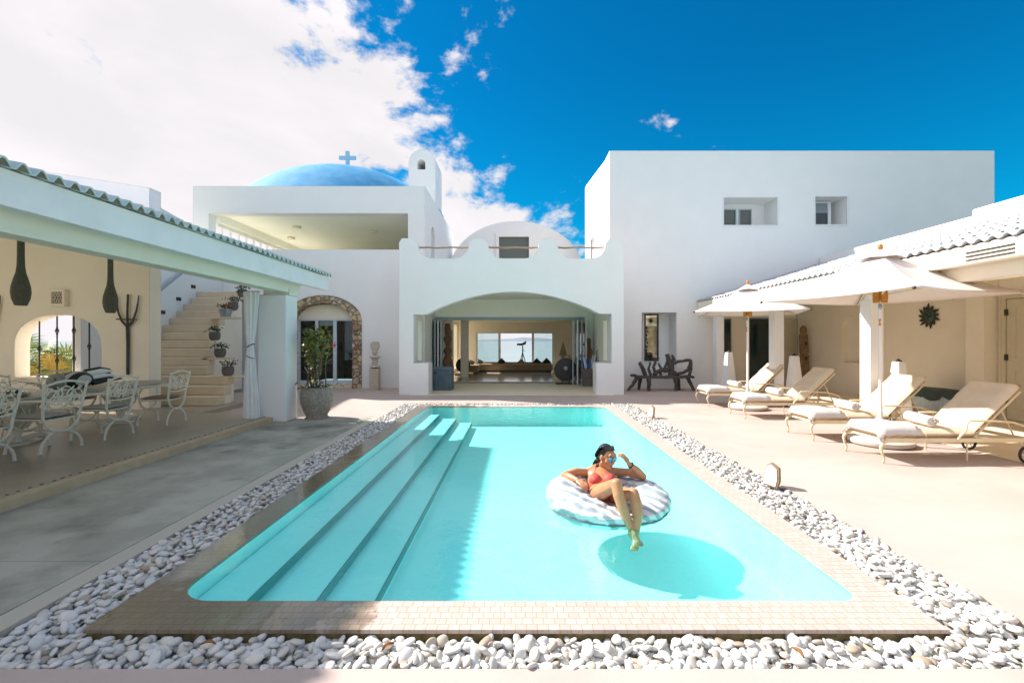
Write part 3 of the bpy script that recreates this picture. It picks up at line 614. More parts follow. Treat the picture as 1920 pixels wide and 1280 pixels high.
# ================================================================ right-hand veranda with the whitewashed tile roof
def tile_course(mb, axis_len, pitch, rows, fn, amp, n=8):
    """rows of barrel tiles; fn(u along the eave, w up the slope, lift)"""
    k = int(axis_len / pitch)
    for r in range(rows):
        w0, w1 = r / rows, (r + 1.12) / rows
        vs = []; fs = []; nu = k * n
        for i in range(nu + 1):
            ph = (i % n) / n; a = amp * (math.sin(PI * min(ph / .68, 1)) if ph < .68 else -.22 * math.sin(PI * (ph - .68) / .32))
            q = .006 * math.sin(i // n * 12.9898 + r * 78.2)
            vs += [fn(i * pitch / n, w0, a + .030 + q), fn(i * pitch / n, min(w1, 1), a + q)]
        for i in range(nu): fs.append((2 * i, 2 * i + 2, 2 * i + 3, 2 * i + 1))
        mb.add(vs, fs)
def right_veranda():
    t = thing('tiled_veranda', 'right veranda with whitewashed barrel tile roof and cream walls behind the loungers', 'building', (8, 8, 0)); O = Vector((8, 8, 0))
    def P(mb, name, m, parent=t, **k):
        mb.v = [tuple(Vector(v) - O) for v in mb.v]; return mb.build(name, m, parent, **k)
    b = MB(); y1 = 15.15; L_ = 19.2
    tile_course(b, L_, .17, 13, lambda u, w, l: (6.0 + 4.1 * w, y1 - u, 2.86 + 1.25 * w + l * .85), .05)
    P(b, 'roof', TILE, smooth=True, solid=.014)
    P(MB().add([(6.2, -4, 2.88), (6.2, 15.15, 2.88), (10.0, 15.15, 4.0), (10.0, -4, 4.0), (6.2, -4, 2.70), (6.2, 15.15, 2.70), (10.0, 15.15, 3.9), (10.0, -4, 3.9)],
               [(0, 1, 2, 3), (7, 6, 5, 4), (0, 4, 5, 1), (1, 5, 6, 2), (2, 6, 7, 3), (3, 7, 4, 0)]), 'roof_deck', CREAM)
    P(MB().box(6.03, -4, 2.62, 6.2, 15.15, 2.865), 'fascia', CREAM)
    P(MB().box(6.25, -4, 2.42, 6.5, 15.15, 2.68), 'beam', CREAM)
    P(MB().box(10.1, -4, 0, 10.4, 10.1, 4.5).box(10.1, 10.1, 0, 10.4, 12.0, 4.36), 'parapet', PLAST, bevel=.04)
    P(MB().box(10.1, 12.0, 0, 10.4, 15.15, 4.36), 'parapet', PLAST)
    # cream back wall with an arched recess, a projecting pier and a panelled door
    y = 13.45
    nic = [(y - .38, .95), (y + .38, .95), (y + .38, 1.95)] + arc(y, 1.95, .38, 0, 180, 12)[1:-1] + [(y - .38, 1.95)]
    P(MB().wall_x([rect(-4, 0, 16.09, 3.6), nic], 9.9, 10.095), 'back_wall', CREAM)
    f = P(MB().box(10.05, y - .38, .95, 10.09, y + .38, 2.4), 'niche_back', CREAM)
    P(MB().box(10.03, y - .36, .98, 10.05, y - .2, 2.2), 'slit_window', DARKGL)
    P(MB().box(9.62, 9.35, 0, 9.898, 9.75, 3.0), 'pier', CREAM)
    d = P(MB().box(9.84, 8.2, .02, 9.895, 9.13, 2.42), 'panelled_door', DOORB)
    P(MB().box(9.82, 8.05, 0, 9.9, 8.19, 2.52).box(9.82, 9.14, 0, 9.9, 9.24, 2.52).box(9.82, 8.19, 2.43, 9.9, 9.14, 2.52), 'door_frame', DOORB)
    b = MB()
    for z0, z1 in ((.2, 1.05), (1.2, 2.28)): b.wall_x([rect(8.32, z0, 9.01, z1), rect(8.37, z0 + .05, 8.96, z1 - .05)], 9.825, 9.842)
    P(b, 'door_moulding', DOORB, d)
    for z in (.35, 1.2, 2.1): P(MB().box(9.815, 9.10, z, 9.838, 9.16, z + .12), 'hinge', RUST, d)
    for yy in (8.2, 11.2, 14.4, 5.0):
        P(MB().box(6.28, yy - .13, 0, 6.52, yy + .13, 2.42), 'pillar', PLAST, bevel=.015)
    for k in range(3): P(MB().box(6.015, 5.5, 2.66 + .05 * k, 6.029, 6.1, 2.675 + .05 * k), 'vent_slot', DKMET)
right_veranda()

# ================================================================ left-hand dining veranda
def left_veranda():
    t = thing('dining_veranda', 'left dining veranda with tiled eave, pale beam and square white pillar', 'building', (-6, 6, 0)); O = Vector((-6, 6, 0))
    def P(mb, name, m, parent=t, **k):
        mb.v = [tuple(Vector(v) - O) for v in mb.v]; return mb.build(name, m, parent, **k)
    b = MB(); y1 = 10.3; pitch = .152; k = 108
    tile_course(b, pitch * k, pitch, 5, lambda u, w, l: (-4.18 - 1.9 * w, y1 - u, 3.016 + .50 * w + l), .058, 10)
    P(b, 'roof', TILEG, smooth=True, solid=.014)
    P(MB().add([(-5.9, -6, 3.48), (-5.9, y1, 3.48), (-12.6, y1, 5.25), (-12.6, -6, 5.25), (-5.9, -6, 3.36), (-5.9, y1, 3.36), (-12.6, y1, 5.1), (-12.6, -6, 5.1)],
               [(0, 1, 2, 3), (7, 6, 5, 4), (0, 4, 5, 1), (1, 5, 6, 2), (2, 6, 7, 3), (3, 7, 4, 0)]).box(-5.9, -6, 3.0, -4.37, y1, 3.02), 'roof_deck', FASC)
    b = MB(); n = 10
    for i in range(k):
        y = y1 - i * pitch; b.add([(-4.187, y - pitch * .68 * j / 8, 3.032 + .057 * math.sin(PI * j / 8)) for j in range(9)] + [(-4.187, y, 3.03), (-4.187, y - pitch * .68, 3.03)][::-1], [tuple(range(11))])
    P(b, 'tile_mortar', MORTAR, fix=False)
    P(MB().box(-4.37, -6, 2.72, -4.25, 10.28, 3.03), 'fascia', FASC, bevel=.006)
    P(MB().box(-4.76, -6, 2.55, -4.5, 9.5, 2.99), 'beam', BEAM, bevel=.008)
    P(MB().box(-4.5, -6, 2.86, -4.37, 10.2, 2.9), 'soffit', BEAM)
    for y in (9.17, 3.2, -2.6): P(MB().box(-5.08, y - .23, .1 if y < 9 else 0, -4.52, y + .23, 2.50), 'pillar', PLAST, bevel=.015)
    P(MB().box(-5.0, 9.0, 2.5, -4.49, 9.36, 2.62), 'pillar_cap', BEAM)
    win = [(-10.92, .80), (-9.02, .80), (-9.02, 1.45)] + [( -9.97 + .95 * math.cos(R(a)), 1.45 + .72 * math.sin(R(a)) ** .8) for a in range(10, 171, 10)] + [(-10.92, 1.45)]
    P(MB().wall_y([[(-12.5, 0), (-7.98, 0), (-7.98, 3.95), (-12.5, 3.95)], win], 9.9, 10.22), 'back_wall', CREAM)
    P(MB().wall_y([[(-12.5, 3.95), (-7.98, 3.95), (-7.98, 4.92), (-12.5, 5.62)]], 9.9, 10.22), 'gable_parapet', PLAST)
    P(MB().wall_x([rect(-6, 0, 10.2, 5.0), rect(-5.5, .12, .6, 4.2), rect(1.2, .12, 8.6, 4.2)], -12.6, -12.4), 'side_wall', CREAM)  # out-of-view wall; its openings are added to let sun in for bounce
    # window bars with a basket twist
    for x, zt, tw in ((-10.52, 2.03, (1.42,)), (-10.13, 2.14, (1.81, 1.15)), (-9.76, 2.14, (1.82, 1.20)), (-9.42, 2.02, (1.47,))):
        b = MB().tube([(x, 10.04, .80), (x, 10.04, zt)], .014, 6)
        for z in tw:
            for j in range(4): b.tube([(x + .035 * math.sin(PI * i / 8) * math.cos(j * PI / 2 + i * .35), 10.04 + .035 * math.sin(PI * i / 8) * math.sin(j * PI / 2 + i * .35), z - .06 + .12 * i / 8) for i in range(9)], .007, 5)
            b.ball((x, 10.04, z - .07), .02, 8, 6).ball((x, 10.04, z + .07), .02, 8, 6)
        P(b, 'window_bar', DKMET, smooth=True)
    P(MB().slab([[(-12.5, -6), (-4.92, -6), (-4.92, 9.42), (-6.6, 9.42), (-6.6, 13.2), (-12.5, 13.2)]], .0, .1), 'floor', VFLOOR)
    P(MB().box(-4.917, -6, 0, -4.78, 9.42, .098), 'kerb', KERB)
    b = MB(); y = 2.5
    while y < 9.3: b.ball((-4.95 + random.uniform(-.01, .01), y, .1), (random.uniform(.012, .02), random.uniform(.016, .026), .008), 6, 4); y += random.uniform(.085, .12)
    P(b, 'pebble_inlay', mat('dark_inlay', (.10, .09, .08), .6), smooth=True)
left_veranda()

# ================================================================ outside staircase
def stairs():
    t = thing('outdoor_staircase', 'sand coloured plaster staircase climbing beside the dining veranda wall', 'staircase', (-8.3, 10.4, 0)); O = Vector((-8.3, 10.4, 0))
    def P(mb, name, m, parent=t, **k):
        mb.v = [tuple(Vector(v) - O) for v in mb.v]; return mb.build(name, m, parent, **k)
    xr = [-6.85, -6.85, -6.95] + [-7.62 - .17 * i for i in range(5)] + [-8.36 - .035 * i for i in range(6)]
    for i in range(14):
        y0 = 10.42 + .27 * i; z = .1 + .214 * (i + 1)
        P(MB().box(-9.8, y0, z - .214, xr[i], y0 + .274 if i < 13 else 15.2, z), 'step', STEP, bevel=.02)
        if z > .35: P(MB().box(-9.8, y0 + .03, .1, xr[i] - .02, y0 + .268, z - .214), 'step_support', CREAM)
    P(MB().box(-6.97, 10.96, .71, -6.62, 11.23, .742), 'pot_shelf', STEP)
    P(MB().box(-7.95, 11.5, 1.12, -7.25, 11.76, 1.17), 'pot_shelf', STEP)
    P(MB().box(-8.6, 12.6, 2.20, -7.75, 12.86, 2.25), 'pot_shelf', STEP)
    w = [(10.25, 0), (15.19, 0), (15.19, 4.95), (14.2, 5.0), (12.2, 5.3), (11.6, 4.9), (10.25, 4.7)]
    P(MB().wall_x([w], -10.0, -9.8), 'stair_wall', PLAST)
    h = P(MB().tube([(-9.68, 12.2, 1.1), (-9.68, 12.2, 2.78), (-9.68, 12.24, 2.86), (-9.68, 13.35, 3.68)], .035, 8), 'handrail', mat('blue_grey_rail', (.26, .34, .40), .45), smooth=True)
    for y, z in ((12.6, 2.38), (13.2, 2.8), (13.8, 3.23)):
        P(MB().box(-9.798, y - .09, z - .05, -9.785, y + .09, z + .05), 'step_light', DKMET)
stairs()
# ================================================================ parasols
def parasol(loc, ztip, zcor, rad, a0, label, base_r=.42):
    t = thing('parasol', label, 'parasol', loc, 0, 'cream parasols over the loungers'); h = ztip
    MB().lathe([(base_r * .96, .012), (base_r, .03), (base_r, .075), (base_r * .86, .105), (.09, .12)], n=32).build('base', mat('pale_concrete', (.62, .58, .52), .8, (.55, .50, .44), 6), t, smooth=True)
    MB().lathe([(.035, .11), (.035, .5), (.032, .52)], n=12).build('base_sleeve', WMETAL, t, smooth=True)
    MB().tube([(0, 0, .1), (0, 0, h - .02)], .026, 12).build('pole', mat('cream_wood_pole', (.78, .75, .72), .5), t, smooth=True)
    c = [Vector((rad * math.cos(R(a0 + 90 * i)), rad * math.sin(R(a0 + 90 * i)), zcor)) for i in range(4)]; ap = Vector((0, 0, h - .07))
    b = MB(); n = 12
    for i in range(4):
        p, q = c[i], c[(i + 1) % 4]; vs = []; fs = []
        for r in range(n + 1):
            s = r / n
            for k in range(n + 1):
                u = k / n; a = ap.lerp(p, s); d = ap.lerp(q, s); w = a.lerp(d, u)
                w.z -= .10 * math.sin(PI * s) * (.5 + .5 * math.sin(PI * u)) * .6 + .02 * s * math.sin(PI * u); e = math.sin(PI * u) * s * .055
                w.x *= 1 - e; w.y *= 1 - e; vs.append(w)
        for r in range(n):
            for k in range(n): o = r * (n + 1) + k; fs.append((o, o + 1, o + n + 2, o + n + 1))
        b.add(vs, fs)
    cn = b.build('canopy', CANV, t, smooth=True, solid=.008)
    v = MB()
    for i in range(4):
        p, q = c[i] * .20, c[(i + 1) % 4] * .20; zz = h - .17
        v.add([(0, 0, h - .01), (p.x, p.y, zz), ((p.x + q.x) / 2 * .98, (p.y + q.y) / 2 * .98, zz + .03), (q.x, q.y, zz)], [(0, 1, 2), (0, 2, 3)])
    v.build('vent_flap', CANV, cn, solid=.008)
    MB().lathe([(.02, -.03), (.032, 0), (.038, .03), (.03, .06), (.012, .075)], (0, 0, h), 12).build('finial', ORANGEW, t, smooth=True)
    hub = zcor + .02
    MB().box(-.085, -.045, hub - .10, .085, .045, hub + .06).box(-.10, -.025, hub + .03, -.085, .025, hub + .09).box(.085, -.025, hub + .03, .10, .025, hub + .09).box(-.045, -.10, hub - .06, .045, -.045, hub + .05).box(-.045, .045, hub - .06, .045, .10, hub + .05).build('hub', ORANGEW, t, bevel=.008)
    for i in range(4):
        m = ap.lerp(c[i], .62); m.z -= .05
        r = MB().tube([ap + Vector((0, 0, -.03)), ap.lerp(c[i], .5) - Vector((0, 0, .075)), c[i] - Vector((0, 0, .018))], .013, 6).build('rib', mat('pale_rib_wood', (.62, .56, .47), .5) if i == 0 and 'rib_m' not in KEEP else KEEP['rib_m'], t)
        if i == 0: KEEP['rib_m'] = r.data.materials[0]
        MB().tube([(c[i].x * .06, c[i].y * .06, hub + .03), m], .011, 6).build('strut', KEEP['rib_m'], r)
        MB().ball(c[i] - Vector((0, 0, .01)), .022, 8, 6).build('rib_tip', DKMET, r)
    MB().tube([(-.05, -.06, hub - .08), (-.055, -.06, hub - .42)], .005, 5).build('cord', WHITE, t)
    MB().ball((-.05, -.06, hub - .16), (.028, .022, .045), 10, 8).build('pulley', ZINC, t, smooth=True)
    MB().lathe([(.018, -.05), (.006, 0), (.02, .05)], (-.055, -.06, hub - .40), 8).build('cord_toggle', ORANGEW, t)
    return t
KEEP = {}
parasol((5.63, 7.04, 0), 3.02, 2.26, 1.62, 153, 'nearer cream square parasol with orange wooden hub over the two front loungers')
parasol((5.42, 10.66, 0), 2.93, 2.24, 1.56, 200, 'farther cream square parasol with orange wooden hub over the two rear loungers')

# ================================================================ sun loungers
def lounger():
    t = thing('sun_lounger', 'x', 'sun lounger', (0, 0, 0)); fm = CREAMM; hw = .33; zr = .30
    f = MB()
    for s in (-1, 1): f.box(.06, s * hw - .016, zr - .03, 2.02, s * hw + .016, zr + .025)
    f.box(.06, -hw, zr - .02, .1, hw, zr + .02).box(1.98, -hw, zr - .02, 2.02, hw, zr + .02)
    for i in range(8): f.box(.2 + .15 * i, -hw, zr, .23 + .15 * i, hw, zr + .014)
    f.build('frame', fm, t, bevel=.006)
    for x in (.04, ):
        for s in (-1, 1):
            MB().tube([(x + .06, s * hw, zr), (x + .0, s * hw, zr - .03), (x - .035, s * hw, zr - .09), (x - .02, s * hw, zr - .17), (x + .01, s * hw, .07), (x + .005, s * hw, .025), (x - .02, s * hw, .012)], [.022, .024, .021, .016, .013, .012, .018], 8).build('leg', fm, t, smooth=True)
    for s in (-1, 1):
        MB().tube([(1.18, s * hw * .9, zr - .02), (1.18, s * hw * .9, .012)], [.012, .011], 6).build('leg', fm, t)
    ax = 1.93
    for s in (-1, 1):
        w = MB(); cx, cy, cz, rw = ax - .03, s * (hw + .045), .115, .10
        w.tube([(cx + rw * math.cos(a * PI / 12), cy, cz + rw * math.sin(a * PI / 12)) for a in range(24)], .017, 8, True); wh = w.build('wheel', BLACK, t, smooth=True)
        h = MB().tube([(cx, cy - .02, cz), (cx, cy + .02, cz)], .022, 10)
        for k in range(6): a = k * PI / 3; h.tube([(cx, cy, cz), (cx + rw * math.cos(a), cy, cz + rw * math.sin(a))], .007, 5)
        h.build('hub', ALU, wh)
        MB().tube([(cx, cy - s * .03, cz), (cx - .05, s * hw, zr)], .013, 6).build('wheel_bracket', fm, t)
        # arm rest: scrolled upright, flat rail, sweep down to the wheel
        MB().tube([(1.0, s * (hw + .02), zr), (1.03, s * (hw + .02), zr + .05), (1.10, s * (hw + .03), zr + .12), (1.12, s * (hw + .03), zr + .22), (1.15, s * (hw + .03), zr + .255), (1.35, s * (hw + .03), zr + .255), (1.72, s * (hw + .03), zr + .235), (1.92, s * (hw + .03), zr + .17), (1.98, s * (hw + .03), zr + .02), (1.94, s * (hw + .03), .16)], [.014, .016, .014, .013, .014, .014, .014, .014, .014, .013], 8).build('armrest', fm, t, smooth=True)
    ang = R(44); bx, bz = 1.27, zr + .03; dx, dz = math.cos(ang), math.sin(ang)
    bf = MB()
    for s in (-1, 1): bf.tube([(bx, s * (hw - .03), bz), (bx + .86 * dx, s * (hw - .03), bz + .86 * dz)], .014, 6)
    for i in range(6): q = .1 + .15 * i; bf.tube([(bx + q * dx, -hw + .03, bz + q * dz), (bx + q * dx, hw - .03, bz + q * dz)], .01, 6)
    bf.tube([(bx + .6 * dx, .2, bz + .6 * dz), (1.93, .2, zr)], .010, 6).tube([(bx + .6 * dx, -.2, bz + .6 * dz), (1.93, -.2, zr)], .010, 6)
    bf.build('back_frame', fm, t)
    def pad(L_, th, fn):
        b = MB(); n, m = 22, 12; hwc = hw - .005
        def prof(u, v, side):
            ex = min(u, 1 - u) * L_; ey = min(v, 1 - v) * 2 * hwc; r = .06
            e = lambda d: math.sqrt(max(0, 1 - (1 - min(d / r, 1)) ** 2))
            k = e(ex) * e(ey); tuft = .014 * (math.cos(u * PI * 2 * round(L_ / .33)) * .5 - .5) * math.sin(PI * v) ** .4
            return th / 2 + side * (th / 2 * k + (tuft if side > 0 else 0) + .005 * noise.noise((u * 9, v * 7, side)) * k)
        for side in (1, -1): b.sheet(n, m, lambda u, v: fn(u * L_, (v - .5) * 2 * hwc, prof(u, v, side)))
        return b
    def seat(x, y, h): return (.02 + x, y, zr + .016 + h)
    def back(x, y, h): return (bx + .02 + x * dx - h * dz, y, bz + .03 + x * dz + h * dx)
    s_ = pad(1.30, .13, seat).build('seat_cushion', CUSH, t, smooth='all')
    MB().sheet(10, 8, lambda u, v: (.0 + .55 * u, (v - .5) * 2 * (hw + .012), zr + .165 + .012 * math.sin(u * PI) - .10 * max(0, abs(v - .5) * 2 - .86) / .14 - .09 * max(0, .1 - u) / .1)).build('foot_sheet', TOWEL, t, smooth='all', solid=.012)  # white sheet over the foot end of the seat cushion
    q = pad(.88, .12, back).build('back_cushion', CUSH, t, smooth='all')
    tie = MB()
    for s in (-1, 1): tie.tube([(.60, s * (hw + .004), zr + .02), (.60, s * (hw + .004), zr + .14)], .004, 4)
    tie.build('cushion_tie', CUSH, s_)
    return t
lg = lounger(); LL = [((4.74, 6.26), 1.0, 'front sun lounger nearest the camera with cream cushions and black spoked wheels'),
      ((4.70, 7.60), .5, 'second sun lounger from the front, beside the nearer parasol pole'),
      ((4.66, 9.66), -.5, 'third sun lounger from the front, just in front of the farther parasol base'),
      ((4.60, 11.32), .8, 'rearmost sun lounger, beyond the farther parasol pole near the driftwood bench')]
for i, ((x, y), rz, lab) in enumerate(LL):
    o = lg if i == 0 else copy_tree(lg); o.location = (x, y, 0); o.rotation_euler = (0, 0, R(rz)); tag(o, lab, None, 'cream sun loungers beside the pool')
def towel_roll():
    t = thing('rolled_towel', 'x', 'towel', (0, 0, 0), 0, 'rolled towels on the loungers')
    MB().lathe([(.001, 0), (.06, .0), (.072, .02), (.07, .2), (.073, .36), (.068, .5), (.058, .515), (.001, .515)], n=18, cap=False).rot(Matrix.Translation((0, -.26, .075)) @ Matrix.Rotation(R(-90), 4, 'X')).build('roll', TOWEL, t, smooth=True)
    MB().tube([(.0 + .008 * a * math.cos(a), -.262, .075 + .008 * a * math.sin(a)) for a in [i * .45 for i in range(2, 17)]], .006, 5).build('spiral_edge', mat('tan_towel_edge', (.50, .40, .32), .9), t, smooth=True)
    MB().ball((.045, -.27, .085), (.03, .02, .024), 10, 8).ball((.02, -.275, .11), (.018, .014, .015), 8, 6).build('shell_tie', STONE, t, smooth=True)
    return t
tr = towel_roll()
for i, ((x, y), rz, lab) in enumerate(LL):
    o = tr if i == 0 else copy_tree(tr); o.location = (x + .84, y + .04, .446); o.rotation_euler = (0, 0, R(-12 + 5 * i))
    tag(o, ['white rolled towel with shell tie on the front lounger', 'white rolled towel with shell tie on the second lounger from the front', 'white rolled towel with shell tie on the third lounger from the front', 'white rolled towel with shell tie on the rearmost lounger'][i])

# ================================================================ things along the right-hand veranda
for x, y, h, lab in ((6.07, 13.0, 1.30, 'white obelisk lantern farthest away, behind the rearmost lounger'), (6.72, 11.0, 1.27, 'white obelisk lantern between the two rear lounger backs'), (7.56, 9.0, 1.22, 'white obelisk lantern nearest, behind the second lounger')):
    t = thing('obelisk_lantern', lab, 'lantern', (x, y, 0), R(8), 'white obelisk lanterns')
    b = MB(); w0, w1 = .17, .075
    b.add([(-w0, -w0, 0), (w0, -w0, 0), (w0, w0, 0), (-w0, w0, 0), (-w1, -w1, h - .04), (w1, -w1, h - .04), (w1, w1, h - .04), (-w1, w1, h - .04)], [(0, 3, 2, 1), (4, 5, 6, 7), (0, 1, 5, 4), (1, 2, 6, 5), (2, 3, 7, 6), (3, 0, 4, 7)])
    b.build('body', PLAST, t, bevel=.01)
    MB().lathe([(.05, -.04), (.055, -.02), (.03, .0), (.022, .012), (.006, .02)], (0, 0, h), 14).build('burner', DKMET, t)
def tub():
    t = thing('zinc_tub', 'corrugated zinc tub draped with a dark scalloped cloth by the cream wall', 'tub', (9.35, 10.15, 0))
    b = MB(); n = 96; vs = []; fs = []
    for k, (z, s) in enumerate(((0.02, .94), (.50, 1.0))):
        for j in range(n): a = 2 * PI * j / n; r = 1 + .02 * (j % 2); vs.append((.27 * s * r * math.cos(a), .50 * s * r * math.sin(a), z))
    for j in range(n): fs.append((j, (j + 1) % n, n + (j + 1) % n, n + j))
    b.add(vs, fs + [tuple(range(n))]); b.build('body', mat('pale_zinc', (.44, .52, .55), .45, (.38, .46, .49), 9, metal=.4), t)
    c = MB(); m = 64; vs = [(0, 0, .535)]
    for j in range(m): a = 2 * PI * j / m; vs.append((.285 * math.cos(a), .52 * math.sin(a), .525))
    for j in range(m): a = 2 * PI * j / m; vs.append((.295 * math.cos(a), .53 * math.sin(a), .40 - .07 * abs(math.sin(j * PI / 8)) - .05 * (math.sin(a * 2 + 1) > .6)))
    fs = [(0, 1 + j, 1 + (j + 1) % m) for j in range(m)] + [(1 + j, 1 + (j + 1) % m, 1 + m + (j + 1) % m, 1 + m + j) for j in range(m)]
    c.add(vs, fs); c.build('cloth', mat('dark_green_cloth', (.05, .075, .07), .9), t, solid=.006)
tub()
def sun_face(loc, rad, lab, seed):
    rn = random.Random(seed); t = thing('sun_ornament', lab, 'wall ornament', loc, 0, 'metal sun faces on the veranda wall')
    b = MB(); n = 13
    for k in range(n):
        a = 2 * PI * k / n + rn.uniform(-.06, .06); L_ = rad * (1 if k % 2 else .86); w = .17 * rad; bend = rn.uniform(.1, .22)
        ra = lambda r, da: (0, r * math.cos(a + da), r * math.sin(a + da))
        base0, base1 = ra(rad * .5, -.24), ra(rad * .5, .24); mid0, mid1 = ra(rad * .75, -.10 + bend * .5), ra(rad * .75, .13 + bend * .5); tip = ra(L_, bend)
        vs = [base0, base1, mid1, tip, mid0]; vs2 = [(-.02, v[1], v[2]) for v in vs]
        b.add(vs + vs2, [(0, 1, 2, 4), (4, 2, 3), (5, 9, 7, 6), (9, 8, 7), (0, 5, 6, 1), (1, 6, 7, 2), (2, 7, 8, 3), (3, 8, 9, 4), (4, 9, 5, 0)])
    b.build('rays', RUST, t)
    f = MB().ball((-.01, 0, 0), (.06, rad * .56, rad * .56), 24, 16).build('face', VERDI, t, smooth='all')
    MB().ball((-.065, .0, -.01), (.03, .03, .07), 10, 8).ball((-.05, .09, -.02), (.02, .045, .045), 10, 8).ball((-.05, -.09, -.02), (.02, .045, .045), 10, 8).build('cheeks_and_nose', VERDI, f, smooth='all')
    MB().ball((-.06, 0, -.09), (.012, .055, .014), 10, 6).ball((-.06, .07, .05), (.01, .035, .012), 8, 6).ball((-.06, -.07, .05), (.01, .035, .012), 8, 6).build('eyes_and_mouth', RUST, f, smooth='all')
sun_face((9.88, 10.9, 2.18), .31, 'green bronze sun face with curling rays in full view on the cream wall', 3)
sun_face((9.88, 10.32, 2.82), .30, 'higher bronze sun face on the cream wall, half hidden by the parasol canopy', 9)
# leaning carved plank
t = thing('carved_plank', 'tall weathered brown carved plank leaning by the open door at the veranda end', 'carving', (9.62, 15.15, 0))
b = MB(); pr = [(.13, 0), (.15, .5), (.12, .55), (.15, .6), (.14, 1.1), (.11, 1.15), (.14, 1.2), (.13, 1.8), (.08, 1.85), (.11, 1.92), (.09, 2.02), (.03, 2.1)]
b.wall_y([[(x, z) for x, z in pr] + [(-x, z) for x, z in reversed(pr)]], -.04, .04); b.rot(Matrix.Rotation(R(-3), 4, 'X')); b.build('plank', WOOD, t, bevel=.008)
MB().ball((0, -.06, .45), (.05, .03, .07), 8, 6).ball((0, -.045, 1.0), (.045, .03, .07), 8, 6).ball((0, -.03, 1.5), (.045, .03, .07), 8, 6).build('boss', RUST, t)
# tall mirror in the niche
t = thing('tall_mirror', 'tall narrow mirror with dark ornate edge set in the wall niche above the driftwood bench', 'mirror', (4.72, 15.93, 1.70))
b = MB().wall_y([rect(-.25, -.82, .25, .82), rect(-.2, -.77, .2, .77)], -.05, 0); b.build('frame', DKMET, t)
MB().box(-.2, -.03, -.77, .2, -.01, .77).build('glass', mat('dim_mirror_glass', (.34, .36, .30), .06, (.16, .17, .13), 5, metal=.9), t)
b = MB()
for i in range(11): a = 2 * PI * i / 11; b.tube([(-.03, -.035, .58), (-.03 + .12 * math.cos(a), -.04, .58 + .12 * math.sin(a))], [.02, .004], 5)
b.build('rosette', RUST, t); b = MB()
for i in range(9): z = -.7 + .13 * i; b.ball((-.16 + .02 * math.sin(i * 2), -.04, z), (.03, .01, .05), 8, 6)
b.build('beading', RUST, t)
MB().wall_y([rect(-.31, -.88, .31, .88), rect(-.25, -.82, .25, .82)], -.035, 0).build('outer_frame', WMETAL, t)
